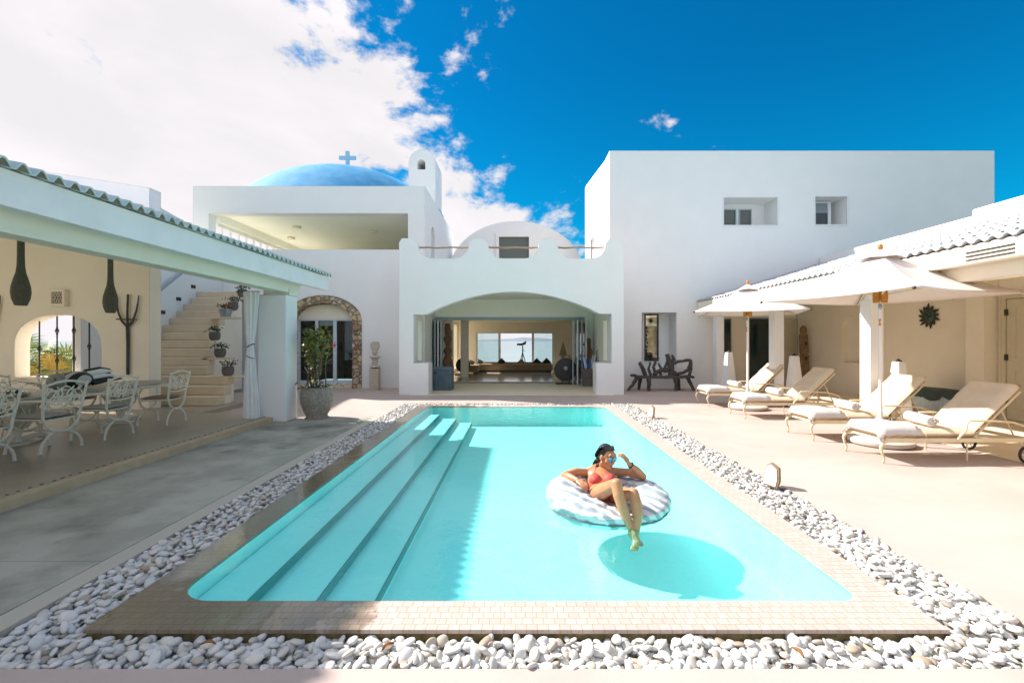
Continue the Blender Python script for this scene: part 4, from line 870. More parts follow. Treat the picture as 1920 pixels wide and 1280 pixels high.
# driftwood bench
def bench():
    t = thing('driftwood_bench', 'dark twisted driftwood bench standing against the white wall right of the entrance', 'bench', (4.62, 14.55, 0))
    rn = random.Random(5)
    def limb(pts, rs, n=9):
        P = []; Rr = []; pts = [Vector(p) for p in pts]
        for i in range(len(pts) - 1):
            for k in range(5):
                u = k / 5; P.append(pts[i].lerp(pts[i + 1], u) + Vector((rn.uniform(-.008, .008), rn.uniform(-.008, .008), rn.uniform(-.008, .008)))); Rr.append((rs[i] * (1 - u) + rs[i + 1] * u) * rn.uniform(.9, 1.12))
        P.append(pts[-1]); Rr.append(rs[-1]); return MB().tube(P, Rr, n)
    b = MB(); n = 18
    vs = []; fs = []
    for i in range(n + 1):
        u = i / n; x = -.95 + 1.93 * u; w = .22 + .03 * math.sin(u * 9) - (.10 if u < .08 else 0); z = .46 - .02 * math.sin(u * PI) + .035 * (u < .1)
        for (yy, zz) in ((-w, z - .045), (-w, z + .02), (-w * .5, z + .035 + .01 * math.sin(i * 2)), (w * .5, z + .03), (w, z + .02), (w, z - .045)): vs.append((x, yy + .02 * math.sin(i * 1.7), zz + .008 * math.sin(i * 3.1)))
    for i in range(n):
        for j in range(6): fs.append((i * 6 + j, i * 6 + (j + 1) % 6, (i + 1) * 6 + (j + 1) % 6, (i + 1) * 6 + j))
    fs += [tuple(range(6)), tuple(range(n * 6, n * 6 + 6))]; b.add(vs, fs); b.build('seat', DKWOOD, t, smooth=True)
    for pts, rs in ((((-.78, -.05, .42), (-.92, -.1, .2), (-1.08, -.12, .01)), (.07, .05, .035)), (((-.42, -.12, .42), (-.42, -.14, .2), (-.43, -.15, .01)), (.075, .065, .05)),
                    (((.42, -.12, .42), (.45, -.14, .2), (.43, -.15, .01)), (.075, .06, .05)), (((.83, -.05, .42), (.93, -.1, .2), (1.02, -.12, .01)), (.065, .05, .045)), (((-.6, .15, .42), (-.66, .2, .01)), (.06, .045)), (((.6, .15, .42), (.66, .2, .01)), (.06, .045))):
        limb(pts, rs).build('leg', DKWOOD, t, smooth=True)
    for pts, rs in ((((-.46, .1, .46), (-.52, .12, .66), (-.64, .13, .86), (-.62, .13, .9)), (.075, .07, .05, .035)), (((-.28, .1, .46), (-.36, .12, .7), (-.30, .12, .86), (-.33, .12, .9)), (.05, .04, .03, .03)),
                    (((-.12, .12, .46), (-.20, .12, .75), (-.1, .13, .98), (-.24, .13, 1.04), (-.02, .13, 1.02)), (.05, .045, .035, .03, .03)), (((-.2, .1, .5), (.05, .12, .66), (.2, .12, .62), (.42, .12, .82)), (.06, .06, .07, .06)),
                    (((.38, .1, .46), (.38, .12, .74), (.30, .13, .98), (.24, .13, 1.16)), (.10, .10, .085, .06)), (((.36, .12, .8), (.46, .13, 1.02), (.40, .13, 1.13)), (.07, .05, .04)), (((.30, .13, 1.0), (.2, .12, .8), (.1, .12, .6)), (.05, .045, .05)),
                    (((.52, .13, .96), (.45, .13, .98), (.40, .13, .95)), (.03, .04, .05)), (((.44, .1, .5), (.72, .05, .56), (.88, .02, .66), (.95, 0, .84), (.94, 0, .98)), (.05, .05, .05, .06, .055)), (((.42, .12, .84), (.62, .08, .93), (.84, .03, .96), (.95, 0, .98)), (.05, .045, .045, .05)),
                    (((.9, 0, .44), (.97, 0, .7), (.96, 0, .95)), (.05, .05, .05)), (((.02, .1, .48), (.04, .12, .72), (-.04, .12, .86)), (.05, .04, .03)), (((.38, .1, .62), (.5, .1, .55), (.6, .1, .48)), (.06, .06, .05))):
        limb(pts, rs).build('back_branch', DKWOOD, t, smooth=True)
bench()
# slab lights in the pebbles
def slab_light(loc, rz, lab):
    t = thing('garden_light', lab, 'garden light', loc, R(rz), 'slab lights in the pebble strip')
    t.scale = (.88, .88, .9)
    b = MB().wall_y([[(-.10, .0), (.10, 0), (.12, .10), (.09, .25), (-.03, .29), (-.10, .24), (-.12, .10)]], -.016, .012); b.rot(Matrix.Rotation(R(-10), 4, 'X')); b.build('body', mat('brown_slab_edge', (.23, .15, .07), .7, (.14, .09, .05), 20) if 'sl' not in KEEP else KEEP['sl'], t, bevel=.006)
    b = MB().wall_y([[(-.09, .02), (.08, .02), (.09, .10), (.065, .225), (-.03, .265), (-.085, .225), (-.10, .10)]], -.026, -.017); b.rot(Matrix.Rotation(R(-10), 4, 'X')); b.build('face', mat('pale_slab_face', (.60, .60, .62), .25, (.50, .49, .50), 12), t)
    MB().tube([(0, .0, .02), (0, .0, -.07)], .012, 6).build('spike', DKMET, t)
slab_light((2.79, 4.98, .0), -74, 'nearer slab shaped garden light standing upright in the right pebble strip')
slab_light((2.79, 9.42, .0), -78, 'farther slab shaped garden light standing upright in the right pebble strip')
# ================================================================ plants
def leaf_cloud(mb, pts, rn, size, aspect=.45, droop=.2):
    for p in pts:
        d = Vector((rn.gauss(0, 1), rn.gauss(0, 1), rn.gauss(.3, .7))).normalized(); s = size * rn.uniform(.6, 1.3)
        w = d.cross(Vector((rn.gauss(0, 1), rn.gauss(0, 1), rn.gauss(0, 1)))).normalized() * s * aspect; p = Vector(p); e = d.cross(w).normalized() * s * .12
        mb.add([p, p + d * s * .5 + w * .5 + e, p + d * s, p + d * s * .5 - w * .5 + e], [(0, 1, 2), (0, 2, 3)])
def potted_bush():
    rn = random.Random(11); t = thing('potted_bougainvillea', 'tall bushy bougainvillea in a big grey granite pot beside the white pillar', 'potted plant', (-4.13, 9.42, 0))
    MB().lathe([(.27, 0), (.28, .02), (.25, .035), (.25, .07), (.31, .16), (.37, .32), (.385, .46), (.37, .56), (.355, .60), (.365, .63), (.345, .64), (.325, .60), (.32, .55)], n=40).rot(Matrix.Diagonal((.84, .84, 1, 1))).build('pot', GRAN, t, smooth=True)
    MB().lathe([(.001, .57), (.275, .56)], n=20, cap=False).build('soil', mat('dark_soil', (.05, .035, .025), .95), t)
    st = MB(); tips = []
    for i in range(11):
        a = rn.uniform(0, 6.28); r = rn.uniform(.03, .16); p = [Vector((r * math.cos(a), r * math.sin(a), .55))]
        for k in range(6): p.append(p[-1] + Vector((rn.gauss(0, .045), rn.gauss(0, .045), .19)))
        st.tube(p, [.016 - .0018 * k for k in range(7)], 6); tips += p[1:]
        for k in range(2, 7):
            for _ in range(2):
                e = p[k] + Vector((rn.gauss(0, .13), rn.gauss(0, .13), rn.uniform(0, .12))); st.tube([p[k], e], [.006, .003], 4); tips.append(e)
    st.build('stem', mat('grey_stem', (.14, .11, .08), .9), t)
    for m, nm, cnt, seed in ((LEAF, 'foliage', 520, 1), (LEAFY, 'young_foliage', 470, 2)):
        b = MB(); pts = []
        for _ in range(cnt):
            q = rn.choice(tips); s = .07
            p = Vector((q.x + rn.gauss(0, s), q.y + rn.gauss(0, s), q.z + rn.gauss(0, s)))
            if .62 < p.z < 1.92 and math.hypot(p.x, p.y) < .17 + .12 * math.sin(p.z * 5.2) + .05 and not (p.z < .95 and rn.random() < .6): pts.append(p)
        leaf_cloud(b, pts, rn, .09, .62); b.build(nm, m, t, fix=False)
    b = MB(); leaf_cloud(b, [(.36 + rn.gauss(0, .02), -.05 + rn.gauss(0, .02), 1.50 + rn.gauss(0, .02)) for _ in range(16)] + [(.05, -.1, 1.8), (.07, -.1, 1.83), (-.12, 0, 1.72), (.2, -.1, 1.62)], rn, .05, .8)
    MB().tube([(.15, -.02, 1.3), (.28, -.04, 1.42), (.37, -.05, 1.50)], .004, 4).build('flower_twig', LEAF, t); b.build('blossom', PINK, t, fix=False)
    b = MB(); leaf_cloud(b, [(rn.gauss(0, .17), rn.gauss(0, .17), .62 + rn.uniform(0, .06)) for _ in range(110)], rn, .08, .3); b.build('underplanting', LEAFD, t, fix=False)
potted_bush()
def sculpture():
    t = thing('stacked_stone_sculpture', 'pale sculpture of stacked carved stones on a square plinth against the white wall', 'sculpture', (-4.58, 14.75, 0))
    MB().box(-.145, -.145, 0, .145, .145, .70).build('plinth', STONE, t, bevel=.01)
    MB().lathe([(.001, .70), (.11, .71), (.19, .745), (.17, .77), (.10, .79), (.09, .82), (.085, .96), (.10, .99), (.12, 1.02), (.18, 1.06), (.17, 1.085), (.08, 1.12), (.04, 1.14), (.001, 1.15)], n=28).build('lower_stones', STONE, t, smooth=True)
    MB().ball((0, 0, 1.205), (.09, .09, .07), 18, 12).build('ball_stone', STONE, t, smooth='all')
    MB().wall_y([[(.05, 1.25), (.11, 1.31), (.145, 1.40), (.13, 1.52), (.09, 1.57), (.03, 1.555), (-.03, 1.575), (-.09, 1.56), (-.135, 1.50), (-.14, 1.40), (-.11, 1.30), (-.05, 1.25)]], -.06, .06).build('upper_stone', STONE, t, bevel=.03, seg=3, smooth=True)
sculpture()
def stair_pot(loc, kind, lab, rn):
    t = thing('plant_pot', lab, 'plant pot', loc, 0, 'plant pots on the stair shelves')
    if kind == 'bucket': MB().lathe([(.12, 0), (.155, .2), (.165, .21), (.165, .225), (.14, .225), (.13, .19)], n=20).build('pot', ZINC, t, smooth=True); MB().tube([(-.165, 0, .2), (-.22, 0, .18), (-.22, 0, .14), (-.16, 0, .13)], .01, 6).build('handle', ZINC, t)
    else: MB().lathe([(.085, 0), (.125, .06), (.135, .15), (.12, .2), (.13, .215), (.13, .225), (.105, .225), (.10, .19)], n=20).build('pot', GREYPOT, t, smooth=True)
    b = MB(); leaf_cloud(b, [(rn.gauss(0, .09), rn.gauss(0, .08), .25 + abs(rn.gauss(0, .06))) for _ in range(80)], rn, .08, .4); b.build('foliage', LEAFD, t, fix=False)
    if kind == 'bucket': b = MB(); leaf_cloud(b, [(rn.gauss(.03, .05), rn.gauss(0, .05), .29 + rn.uniform(0, .05)) for _ in range(14)], rn, .07, .6); b.build('blossom', mat('red_flower', (.5, .06, .04), .6), t, fix=False)
rn = random.Random(4)
for x, y, z, k, lab in ((-7.02, 11.08, .742, 'clay', 'dark clay pot with low plant on the lowest stair shelf'), (-7.56, 11.62, 1.17, 'clay', 'dark clay pot with spiky plant on the second stair shelf'), (-7.95, 12.0, 1.60, 'clay', 'dark clay pot on the stair edge just under the zinc bucket'),
                        (-8.12, 12.72, 2.25, 'bucket', 'zinc bucket with red flowers on the long stair shelf'), (-8.10, 13.02, 2.46, 'clay', 'dark clay pot standing just above the zinc bucket on the stairs'), (-8.20, 13.62, 2.90, 'clay', 'topmost pot at the head of the staircase')):
    stair_pot((x, y, z), k, lab, rn)
# ================================================================ curtain tied beside the pillar
def curtain():
    t = thing('tied_curtain', 'white curtain tied at the waist hanging beside the square pillar', 'curtain', (-5.13, 8.82, .1))
    H = 2.44
    def wid(z):
        z = z / H
        return .075 + .085 * max(0, (z - .58) / .42) ** .8 + .095 * max(0, (.55 - z) / .55) ** .75
    def fn(u, v):
        z = v * H; a = 2 * PI * u; k = wid(z); r = 1 + .22 * math.sin(a * 9 + v * 2) * min(1, abs(v - .57) * 5 + .3)
        k *= .8
        return (k * r * math.cos(a) - .02 * math.sin(PI * v), .55 * k * r * math.sin(a), z)
    MB().sheet(108, 40, fn).build('cloth', CURT, t, smooth='all')
    b = MB(); b.tube([(.07 * math.cos(i * PI / 8) - .02, .045 * math.sin(i * PI / 8), 1.40 + .035 * math.cos(i * PI / 8)) for i in range(16)], .010, 6, True)
    b.tube([(.078 * math.cos(i * PI / 8) - .02, .05 * math.sin(i * PI / 8), 1.18 - .03 * math.cos(i * PI / 8)) for i in range(16)], .008, 6, True); b.build('tie_cord', mat('dark_cord', (.08, .08, .075), .8), t)
    MB().tube([(-.3, .0, H + .005), (.16, 0, H + .005)], .012, 6).build('rod', DKMET, t)
curtain()
# ================================================================ dining veranda contents
def pendant(loc, lab):
    t = thing('pendant_lamp', lab, 'lamp', loc, 0, 'gourd shaped pendant lamps')
    K = .74
    MB().lathe([(r_ * K, z_) for r_, z_ in ((.085, 0), (.095, .01), (.135, .10), (.148, .19), (.14, .28), (.11, .38), (.075, .48), (.06, .58), (.055, .75), (.054, 1.0), (.056, 1.25))], n=28).build('lamp_shade', BASK, t, smooth=True)
    MB().lathe([(.001, .02), (.055, .015)], n=16, cap=False).build('diffuser', WHITE, t)
    MB().tube([(0, 0, 1.24), (0, 0, 1.60)], .006, 6).build('cable', DKMET, t)
pendant((-7.25, 6.66, 2.11), 'nearer gourd shaped woven pendant lamp over the dining table')
pendant((-7.25, 8.13, 2.09), 'farther gourd shaped woven pendant lamp near the wooden fork')
def fork(loc, lab):
    t = thing('wooden_pitchfork', lab, 'pitchfork', loc, 0, 'old wooden pitchforks on the veranda wall')
    MB().tube([(0, 0, -.95), (.005, 0, -.3), (0, 0, .12)], [.028, .03, .034], 8).build('shaft', DKWOOD, t, smooth=True)
    for pts in (((0, 0, .08), (-.12, -.01, .22), (-.20, -.01, .42), (-.23, 0, .62), (-.235, .0, .80)), ((0, 0, .1), (.0, -.01, .4), (.005, 0, .80)), ((0, 0, .08), (.12, -.01, .22), (.19, -.01, .42), (.22, 0, .60), (.24, 0, .78))):
        MB().tube(pts, [.024, .022, .02, .016, .01][:len(pts)], 7).build('prong', DKWOOD, t, smooth=True)
    MB().tube([(-.22, -.03, .26), (.22, -.03, .25)], .014, 6).build('crossbar', DKWOOD, t)
fork((-8.42, 9.86, 1.80), 'old wooden pitchfork on the wall right of the arched window')
fork((-11.42, 9.86, 1.80), 'old wooden pitchfork at the left edge of the veranda wall')
t = thing('lattice_plaque', 'small square lattice plaque on the wall above the arched window', 'wall plaque', (-9.90, 9.86, 2.52))
MB().wall_y([rect(-.17, -.18, .17, .18), rect(-.115, -.125, .115, .125)], -.06, .04).build('frame', CREAM, t, bevel=.006)
b = MB()
for i in range(5):
    for s in (-1, 1): b.tube([(-.115 + .0575 * i, -.03, -.125), (-.115 + .0575 * i + s * .06, -.03, 0), (-.115 + .0575 * i, -.03, .125)], .008, 4)
for z in (-.08, -.03, .03, .08): b.tube([(-.115, -.03, z), (.115, -.03, z)], .006, 4)
b.build('lattice', CREAM, t); MB().box(-.115, .02, -.125, .115, .03, .125).build('backing', mat('plaque_hollow', (.30, .26, .18), .9), t)
TX, TY0, TY1, TZ = -7.25, 3.9, 9.25, .80
def table():
    t = thing('dining_table', 'long grey stone topped dining table with cast lattice pedestals', 'table', (TX, 6.6, .1))
    o = arc(0, TY1 - 6.6 - .5, .5, 0, 180, 14) + arc(0, TY0 - 6.6 + .5, .5, 180, 360, 14)
    MB().slab([o], .66, .70).build('tabletop', mat('grey_green_stone', (.32, .32, .26), .35, (.24, .24, .19), 4), t, bevel=.012)
    MB().slab([[(x * .92, y * .985) for x, y in o]], .615, .66).build('apron', ALU, t)
    for y in (-1.9, .0, 1.75):
        p = MB().slab([arc(0, y, .20, 0, 350, 14)], .0, .03)
        p.lathe([(.07, .03), (.05, .1), (.09, .25), (.16, .42), (.26, .615)], (0, y, 0), 20); p.build('pedestal', ALU, t, smooth=True)
        l = MB()
        for k in range(10):
            a = k * PI / 5; l.tube([(.10 * math.cos(a), y + .10 * math.sin(a), .22), (.21 * math.cos(a + .4), y + .21 * math.sin(a + .4), .38), (.30 * math.cos(a), y + .30 * math.sin(a), .60)], .014, 5)
            l.tube([(.22 * math.cos(a) + .045 * math.cos(q * PI / 4) * math.sin(a), y + .22 * math.sin(a) - .045 * math.cos(q * PI / 4) * math.cos(a), .48 + .045 * math.sin(q * PI / 4)) for q in range(8)], .009, 5, True)
        l.build('lattice', ALU, t)
        for s in (-1, 1): MB().tube([(0, y, .05), (0, y + s * .28, .08), (0, y + s * .42, .02)], [.04, .035, .03], 8).build('foot', ALU, t)
table()
def chair(cush):
    t = thing('dining_chair', 'x', 'chair', (0, 0, 0)); m = ALU      # faces -x, back at +x
    xb, xf = .22, -.22
    for x, nm in ((xb, 'rear_frame'), (xf, 'front_frame')):
        b = MB()
        hi = [] if x == xf else None
        U = [(x + (.03 if x == xb else 0), .245 * math.cos(R(a)), .50 + .235 * math.sin(R(a)) * (1 if a > 180 else 0)) for a in range(180, 361, 15)]
        if x == xb: U = [(x + .10, -.285, .93), (x + .065, -.27, .72)] + U + [(x + .065, .27, .72), (x + .10, .285, .93)]
        else: U = [(x - .02, -.27, .60)] + U + [(x - .02, .27, .60)]
        b.tube(U, .017, 7)
        b.tube([(x + (.03 if x == xb else -.01) * abs(math.cos(R(a))), .275 * math.cos(R(a)), .012 + .26 * math.sin(R(a)) ** .9 if math.sin(R(a)) > 0 else .012) for a in range(0, 181, 15)], .017, 7)
        for s in (-1, 1): b.ball((x + (.03 if x == xb else -.01), s * .275, .014), (.024, .024, .014), 8, 6)
        b.build(nm, m, t, smooth=True)
    MB().tube([(xf, 0, .268), (xb, 0, .268)], .013, 6).build('stretcher', m, t)
    for s in (-1, 1): MB().tube([(xf, s * .235, .45), (xb + .02, s * .235, .45)], .013, 6).build('seat_rail', m, t)
    b = MB().box(xf - .02, -.22, .43, xb + .01, .22, .445); b.build('seat', m, t)
    n = 10
    b = MB()
    for sd in (1, -1): b.sheet(n, n, lambda u, v: (xf - .02 + .45 * u, -.225 + .45 * v, .475 + sd * .03 * (math.sin(PI * u) ** .3) * (math.sin(PI * v) ** .3)))
    b.build('cushion', cush, t, smooth='all')
    b = MB(); f = lambda y, z: (xb + .035 + (z - .5) * .14, y, z)
    b.tube([f(-.265 + .53 * i / 10, .90 + .05 * math.sin(PI * i / 10)) for i in range(11)], .016, 6).build('top_rail', m, t, smooth=True); b = MB().tube([f(-.255 + .51 * i / 8, .60 - .02 * math.sin(PI * i / 8)) for i in range(9)], .013, 6)
    b.build('lower_rail', m, t, smooth=True)
    b = MB()
    for cy, cz, r in ((-.16, .74, .085), (0, .77, .105), (.16, .74, .085), (-.08, .69, .06), (.08, .69, .06)):
        b.tube([f(cy + r * math.cos(i * PI / 8), cz + r * math.sin(i * PI / 8)) for i in range(16)], .009, 5, True)
    for s in (-1, 1):
        b.tube([f(s * (.03 + .006 * i) * 1.0 + s * .035 * math.sin(i * .8), .62 + .028 * i) for i in range(10)], .009, 5)
        b.tube([f(s * (.24 - .02 * i), .63 + .03 * i) for i in range(8)], .009, 5)
        b.tube([f(s * (.19 + .03 * math.cos(i * .6) * (1 - i / 14)), .84 + .03 * math.sin(i * .6) * (1 - i / 14)) for i in range(12)], .008, 5)
    b.build('back_scrollwork', m, t, smooth=True)
    for s in (-1, 1): MB().tube([(xb + .05, s * .265, .70), (xb - .08, s * .285, .705), (xf + .06, s * .285, .69), (xf - .02, s * .28, .655), (xf - .025, s * .27, .58)], .015, 7).build('armrest', m, t, smooth=True)
    return t
c1 = chair(GCUSH); c2 = chair(BCUSH)
for i, (x, y, rz, q, lab) in enumerate(((-6.46, 5.36, 3, 1, 'scroll back dining chair cut by the left edge of the photograph'), (-6.45, 6.22, -2, 1, 'scroll back dining chair second from the left on the pool side of the table'),
        (-6.42, 7.06, 4, 1, 'scroll back dining chair on the pool side in front of the black and white ornament'), (-6.42, 8.24, 7, 2, 'scroll back dining chair with brown cushion at the stair end of the table'),
        (-8.03, 5.3, 180, 1, 'scroll back dining chair across the table, nearest the camera on the wall side'), (-8.03, 6.25, 182, 1, 'scroll back dining chair across the table facing the red bottles'), (-8.05, 7.2, 178, 2, 'scroll back dining chair across the table behind the black and white ornament'), (-8.02, 8.2, 180, 1, 'scroll back dining chair across the table beside the far table end'))):
    src = c1 if q == 1 else c2; o = src if (i == 0 or i == 3) else copy_tree(src)
    o.location = (x, y, .1); o.rotation_euler = (0, 0, R(rz)); tag(o, lab, 'chair', 'cast scroll back chairs round the dining table')
REDG = mat('red_bottle_glass', (.30, .02, .015), .15); CANB = mat('blue_tin', (.20, .36, .50), .4)
for x, y, lab in ((-7.42, 5.98, 'left one of the pair of small red stoppered bottles on the table'), (-7.30, 6.10, 'right one of the pair of small red stoppered bottles on the table')):
    t = thing('stoppered_bottle', lab, 'bottle', (x, y, TZ), 0, 'red bottles on the dining table')
    MB().lathe([(.055, 0), (.06, .01), (.06, .11), (.05, .13), (.018, .145), (.016, .17)], n=16).build('bottle', REDG, t, smooth=True); MB().ball((0, 0, .19), .022, 8, 6).build('stopper', ORANGEW, t, smooth=True)
for x, y, lab in ((-7.12, 5.42, 'left one of the two pale blue tins on the dining table'), (-7.03, 5.46, 'right one of the two pale blue tins on the dining table')):
    t = thing('blue_tin', lab, 'tin', (x, y, TZ), 0, 'blue tins on the dining table'); MB().lathe([(.035, 0), (.037, .005), (.037, .10), (.034, .108)], n=14).build('body', CANB, t, smooth=True); MB().lathe([(.03, .108), (.032, .118), (.001, .12)], n=14).build('lid', ZINC, t)
t = thing('plate', 'dark plate lying on the near part of the dining table', 'plate', (-7.05, 5.1, TZ)); MB().lathe([(.06, 0), (.14, .018), (.145, .02), (.06, .008), (.001, .008)], n=24).build('dish', mat('dark_blue_glaze', (.03, .04, .07), .25), t, smooth=True)
t = thing('shallow_dish', 'shallow pale dish with dark leaves in the middle of the dining table', 'dish', (-7.12, 6.5, TZ)); MB().lathe([(.07, 0), (.17, .035), (.175, .04), (.07, .012), (.001, .012)], n=24).build('dish', WHITE, t, smooth=True)
b = MB(); leaf_cloud(b, [(rn.gauss(0, .06), rn.gauss(0, .06), .04) for _ in range(26)], rn, .08, .4); b.build('leaves', LEAFD, t, fix=False)
t = thing('salad_bowl', 'pale wide bowl standing behind the red bottles', 'bowl', (-7.5, 6.4, TZ)); MB().lathe([(.06, 0), (.12, .03), (.165, .09), (.17, .10), (.155, .09), (.10, .03), (.001, .02)], n=24).build('bowl', WHITE, t, smooth=True)
def ornament():
    t = thing('painted_ornament', 'black and white painted bird shaped ornament lying on the dining table', 'ornament', (-7.18, 7.42, TZ))
    pm = bpy.data.materials.new('black_white_paint'); pm.use_nodes = True; nt = pm.node_tree; N = nt.nodes; L = nt.links; bs = N['Principled BSDF']; bs.inputs['Roughness'].default_value = .45
    tc = N.new('ShaderNodeTexCoord'); w = N.new('ShaderNodeTexWave'); w.inputs['Scale'].default_value = 2.1; w.inputs['Distortion'].default_value = 3; w.inputs['Phase Offset'].default_value = 1.2; L.new(tc.outputs['Object'], w.inputs[0])
    rp = N.new('ShaderNodeValToRGB'); rp.color_ramp.interpolation = 'CONSTANT'; rp.color_ramp.elements[0].color = (.012, .014, .018, 1); rp.color_ramp.elements[1].position = .46; rp.color_ramp.elements[1].color = (.50, .50, .46, 1); L.new(w.outputs[0], rp.inputs[0]); L.new(rp.outputs[0], bs.inputs['Base Color'])
    MB().ball((.0, .0, .15), (.19, .24, .15), 28, 18).build('body', pm, t, smooth='all')
    MB().ball((-.08, -.22, .15), (.13, .13, .13), 24, 16).build('head', mat('grey_speckled_paint', (.34, .34, .30), .6, (.20, .20, .18), 20), t, smooth='all')
    MB().ball((-.01, -.325, .19), (.012, .012, .014), 8, 6).build('eye', BLACK, t)
    for a, z, l, m in ((-.05, .20, .40, BLACK), (.03, .16, .44, WHITE), (.10, .10, .46, BLACK), (.02, .24, .36, WHITE), (-.02, .27, .36, BLACK)):
        MB().tube([(.02 + a, .15, z), (.10 + a, .15 + l * .5, z + .04), (.12 + a, .15 + l, z + .03)], [.05, .045, .012], 8).build('tail_feather', m, t, smooth=True)
ornament()
t = thing('fern_frond', 'dark green fern fronds lying on the table beside the painted ornament', 'fern', (-7.22, 6.98, TZ + .01)); b = MB()
for k, (a, l) in enumerate(((200, .42), (225, .5), (250, .45), (275, .36), (180, .3))):
    for i in range(16):
        u = i / 15; p = Vector((l * u * math.cos(R(a)), l * u * math.sin(R(a)), .05 + .16 * math.sin(PI * u * .8) * (1 - .1 * k)))
        for s in (-1, 1):
            d = Vector((math.cos(R(a + s * 65)), math.sin(R(a + s * 65)), -.1)) * .10 * math.sin(PI * (.12 + .85 * u)); w = Vector((math.cos(R(a)), math.sin(R(a)), 0)) * .016
            b.add([p - w, p + w, p + d], [(0, 1, 2)])
b.build('leaflets', LEAFD, t, fix=False)
# ================================================================ palms seen through the arched window
def palm(loc, rn, lab, m1, m2, n=24, L0=1.5):
    t = thing('fan_palm', lab, 'palm', loc, 0, 'palms behind the arched window')
    MB().tube([(0, 0, -.9), (0.02, 0, -.3), (0, 0, .2)], [.16, .14, .10], 8).build('trunk', WOOD, t)
    fr = [MB(), MB()]
    for k in range(n):
        a = rn.uniform(0, 6.28); el = rn.uniform(.1, 1.35); c = Vector((math.cos(a) * math.cos(el), math.sin(a) * math.cos(el), math.sin(el))) ; base = Vector((0, 0, .15)); tip = base + c * L0 * rn.uniform(.5, .8)
        b = fr[k % 2 if rn.random() < .8 else 0]; b.tube([base, tip], [.012, .008], 4); side = c.cross(Vector((0, 0, 1))).normalized(); up = side.cross(c)
        for j in range(15):
            q = (j / 14 - .5) * 2.5; d = (c * math.cos(q) + side * math.sin(q)) * L0 * .55 * rn.uniform(.8, 1.05); w = (side * math.cos(q) - c * math.sin(q)) * .022
            mid = tip + d * .6 + up * .02; end = tip + d - Vector((0, 0, .12)); b.add([tip, mid - w, mid + w, end], [(0, 1, 2), (1, 3, 2)])
    fr[0].build('fronds', m1, t, fix=False); fr[1].build('older_fronds', m2, t, fix=False)
rp_ = random.Random(21)
PG = mat('palm_green', (.16, .24, .05), .5, (.26, .32, .10), 5); PYL = mat('palm_yellow', (.42, .36, .08), .6, (.46, .24, .06), 4)
palm((-13.9, 12.4, .2), rp_, 'large green fan palm at the left of the arched window', PG, PG, 34, 1.5)
palm((-12.3, 12.3, -.15), rp_, 'yellowing fan palm at the right of the arched window', PYL, PG, 34, 1.25)
palm((-13.2, 13.4, .0), rp_, 'middle fan palm half hidden between the other two', PG, PYL, 30, 1.3)

# ================================================================ inside the entrance and living room
t = thing('zinc_bin', 'square blue grey lidded bin standing left of the folding doors', 'bin', (-2.36, 14.75, .012))
MB().box(-.30, -.28, 0, .30, .28, .66).build('body', mat('blue_grey_bin', (.085, .14, .17), .45, (.06, .10, .125), 5), t, bevel=.015); MB().box(-.315, -.295, .66, .315, .295, .74).build('lid', mat('blue_grey_lid', (.10, .16, .19), .45), t, bevel=.015); MB().box(-.25, -.295, .55, -.15, -.28, .58).build('handle', DKMET, t)
def gong(loc, r, lab):
    t = thing('gong_disc', lab, 'gong', loc, 0, 'dark discs on stands in the doorway')
    MB().lathe([(.001, -.03), (r * .5, -.03), (r, -.02), (r, .02), (.001, .03)], n=36).rot(Matrix.Translation((0, 0, r + .1)) @ Matrix.Rotation(R(90), 4, 'X')).build('disc', BLACK, t, smooth=True)
    MB().lathe([(.001, 0), (.08, .0), (.06, .03), (.001, .04)], n=16).rot(Matrix.Translation((0, -.02, r + .16)) @ Matrix.Rotation(R(90), 4, 'X')).build('boss', STONE, t, smooth=True)
    b = MB().box(-.36, -.12, 0, .36, .12, .03)
    for s in (-1, 1): b.box(s * .12 - .012, -.012, .03, s * .12 + .012, .012, .14)
    b.build('stand', DKMET, t)
gong((1.80, 16.6, .012), .42, 'large black disc on a low stand at the right of the open doorway'); gong((-2.45, 20.9, .03), .33, 'small black disc on a stand inside the room at the left')
t = thing('umbrella_basket', 'woven basket full of rolled blue and white umbrellas by the folding doors', 'basket', (2.66, 16.2, .012)); t.location = (2.52, 15.9, .012)
MB().lathe([(.20, 0), (.24, .3), (.28, .62), (.26, .62), (.2, .1)], n=24).build('basket', GREYPOT, t, smooth=True)
UB = [mat('blue_cloth', (.05, .12, .35), .8), mat('striped_white_cloth', (.65, .66, .68), .8), BLACK]
for i in range(8):
    a = i * .8; x, y = .12 * math.cos(a), .12 * math.sin(a); e = (x * 2.4, y * 2.2, 1.02 + .08 * math.sin(i * 2))
    MB().tube([(x * .6, y * .6, .3), (x * 1.6, y * 1.6, .75), e], [.03, .05, .02], 7).build('folded_umbrella', UB[i % 2], t, smooth=True)
    if i % 3 == 0: MB().tube([e, (e[0], e[1], e[2] + .18), (e[0] + .04, e[1], e[2] + .24), (e[0] + .08, e[1], e[2] + .2)], .013, 6).build('crook_handle', WOOD, t)
t = thing('wooden_paddle', 'orange brown wooden paddle board leaning behind the umbrella basket', 'paddle', (2.68, 16.80, .012))
b = MB().wall_y([[(-.10, 0), (.10, 0), (.17, .7), (.14, 1.2), (.09, 1.35), (.09, 1.62), (.05, 1.68), (-.05, 1.68), (-.09, 1.62), (-.09, 1.35), (-.14, 1.2), (-.17, .7)]], -.02, .02); b.rot(Matrix.Rotation(R(-4), 4, 'X')); b.build('board', mat('orange_wood', (.36, .16, .04), .5, (.26, .11, .03), 6), t, bevel=.008)
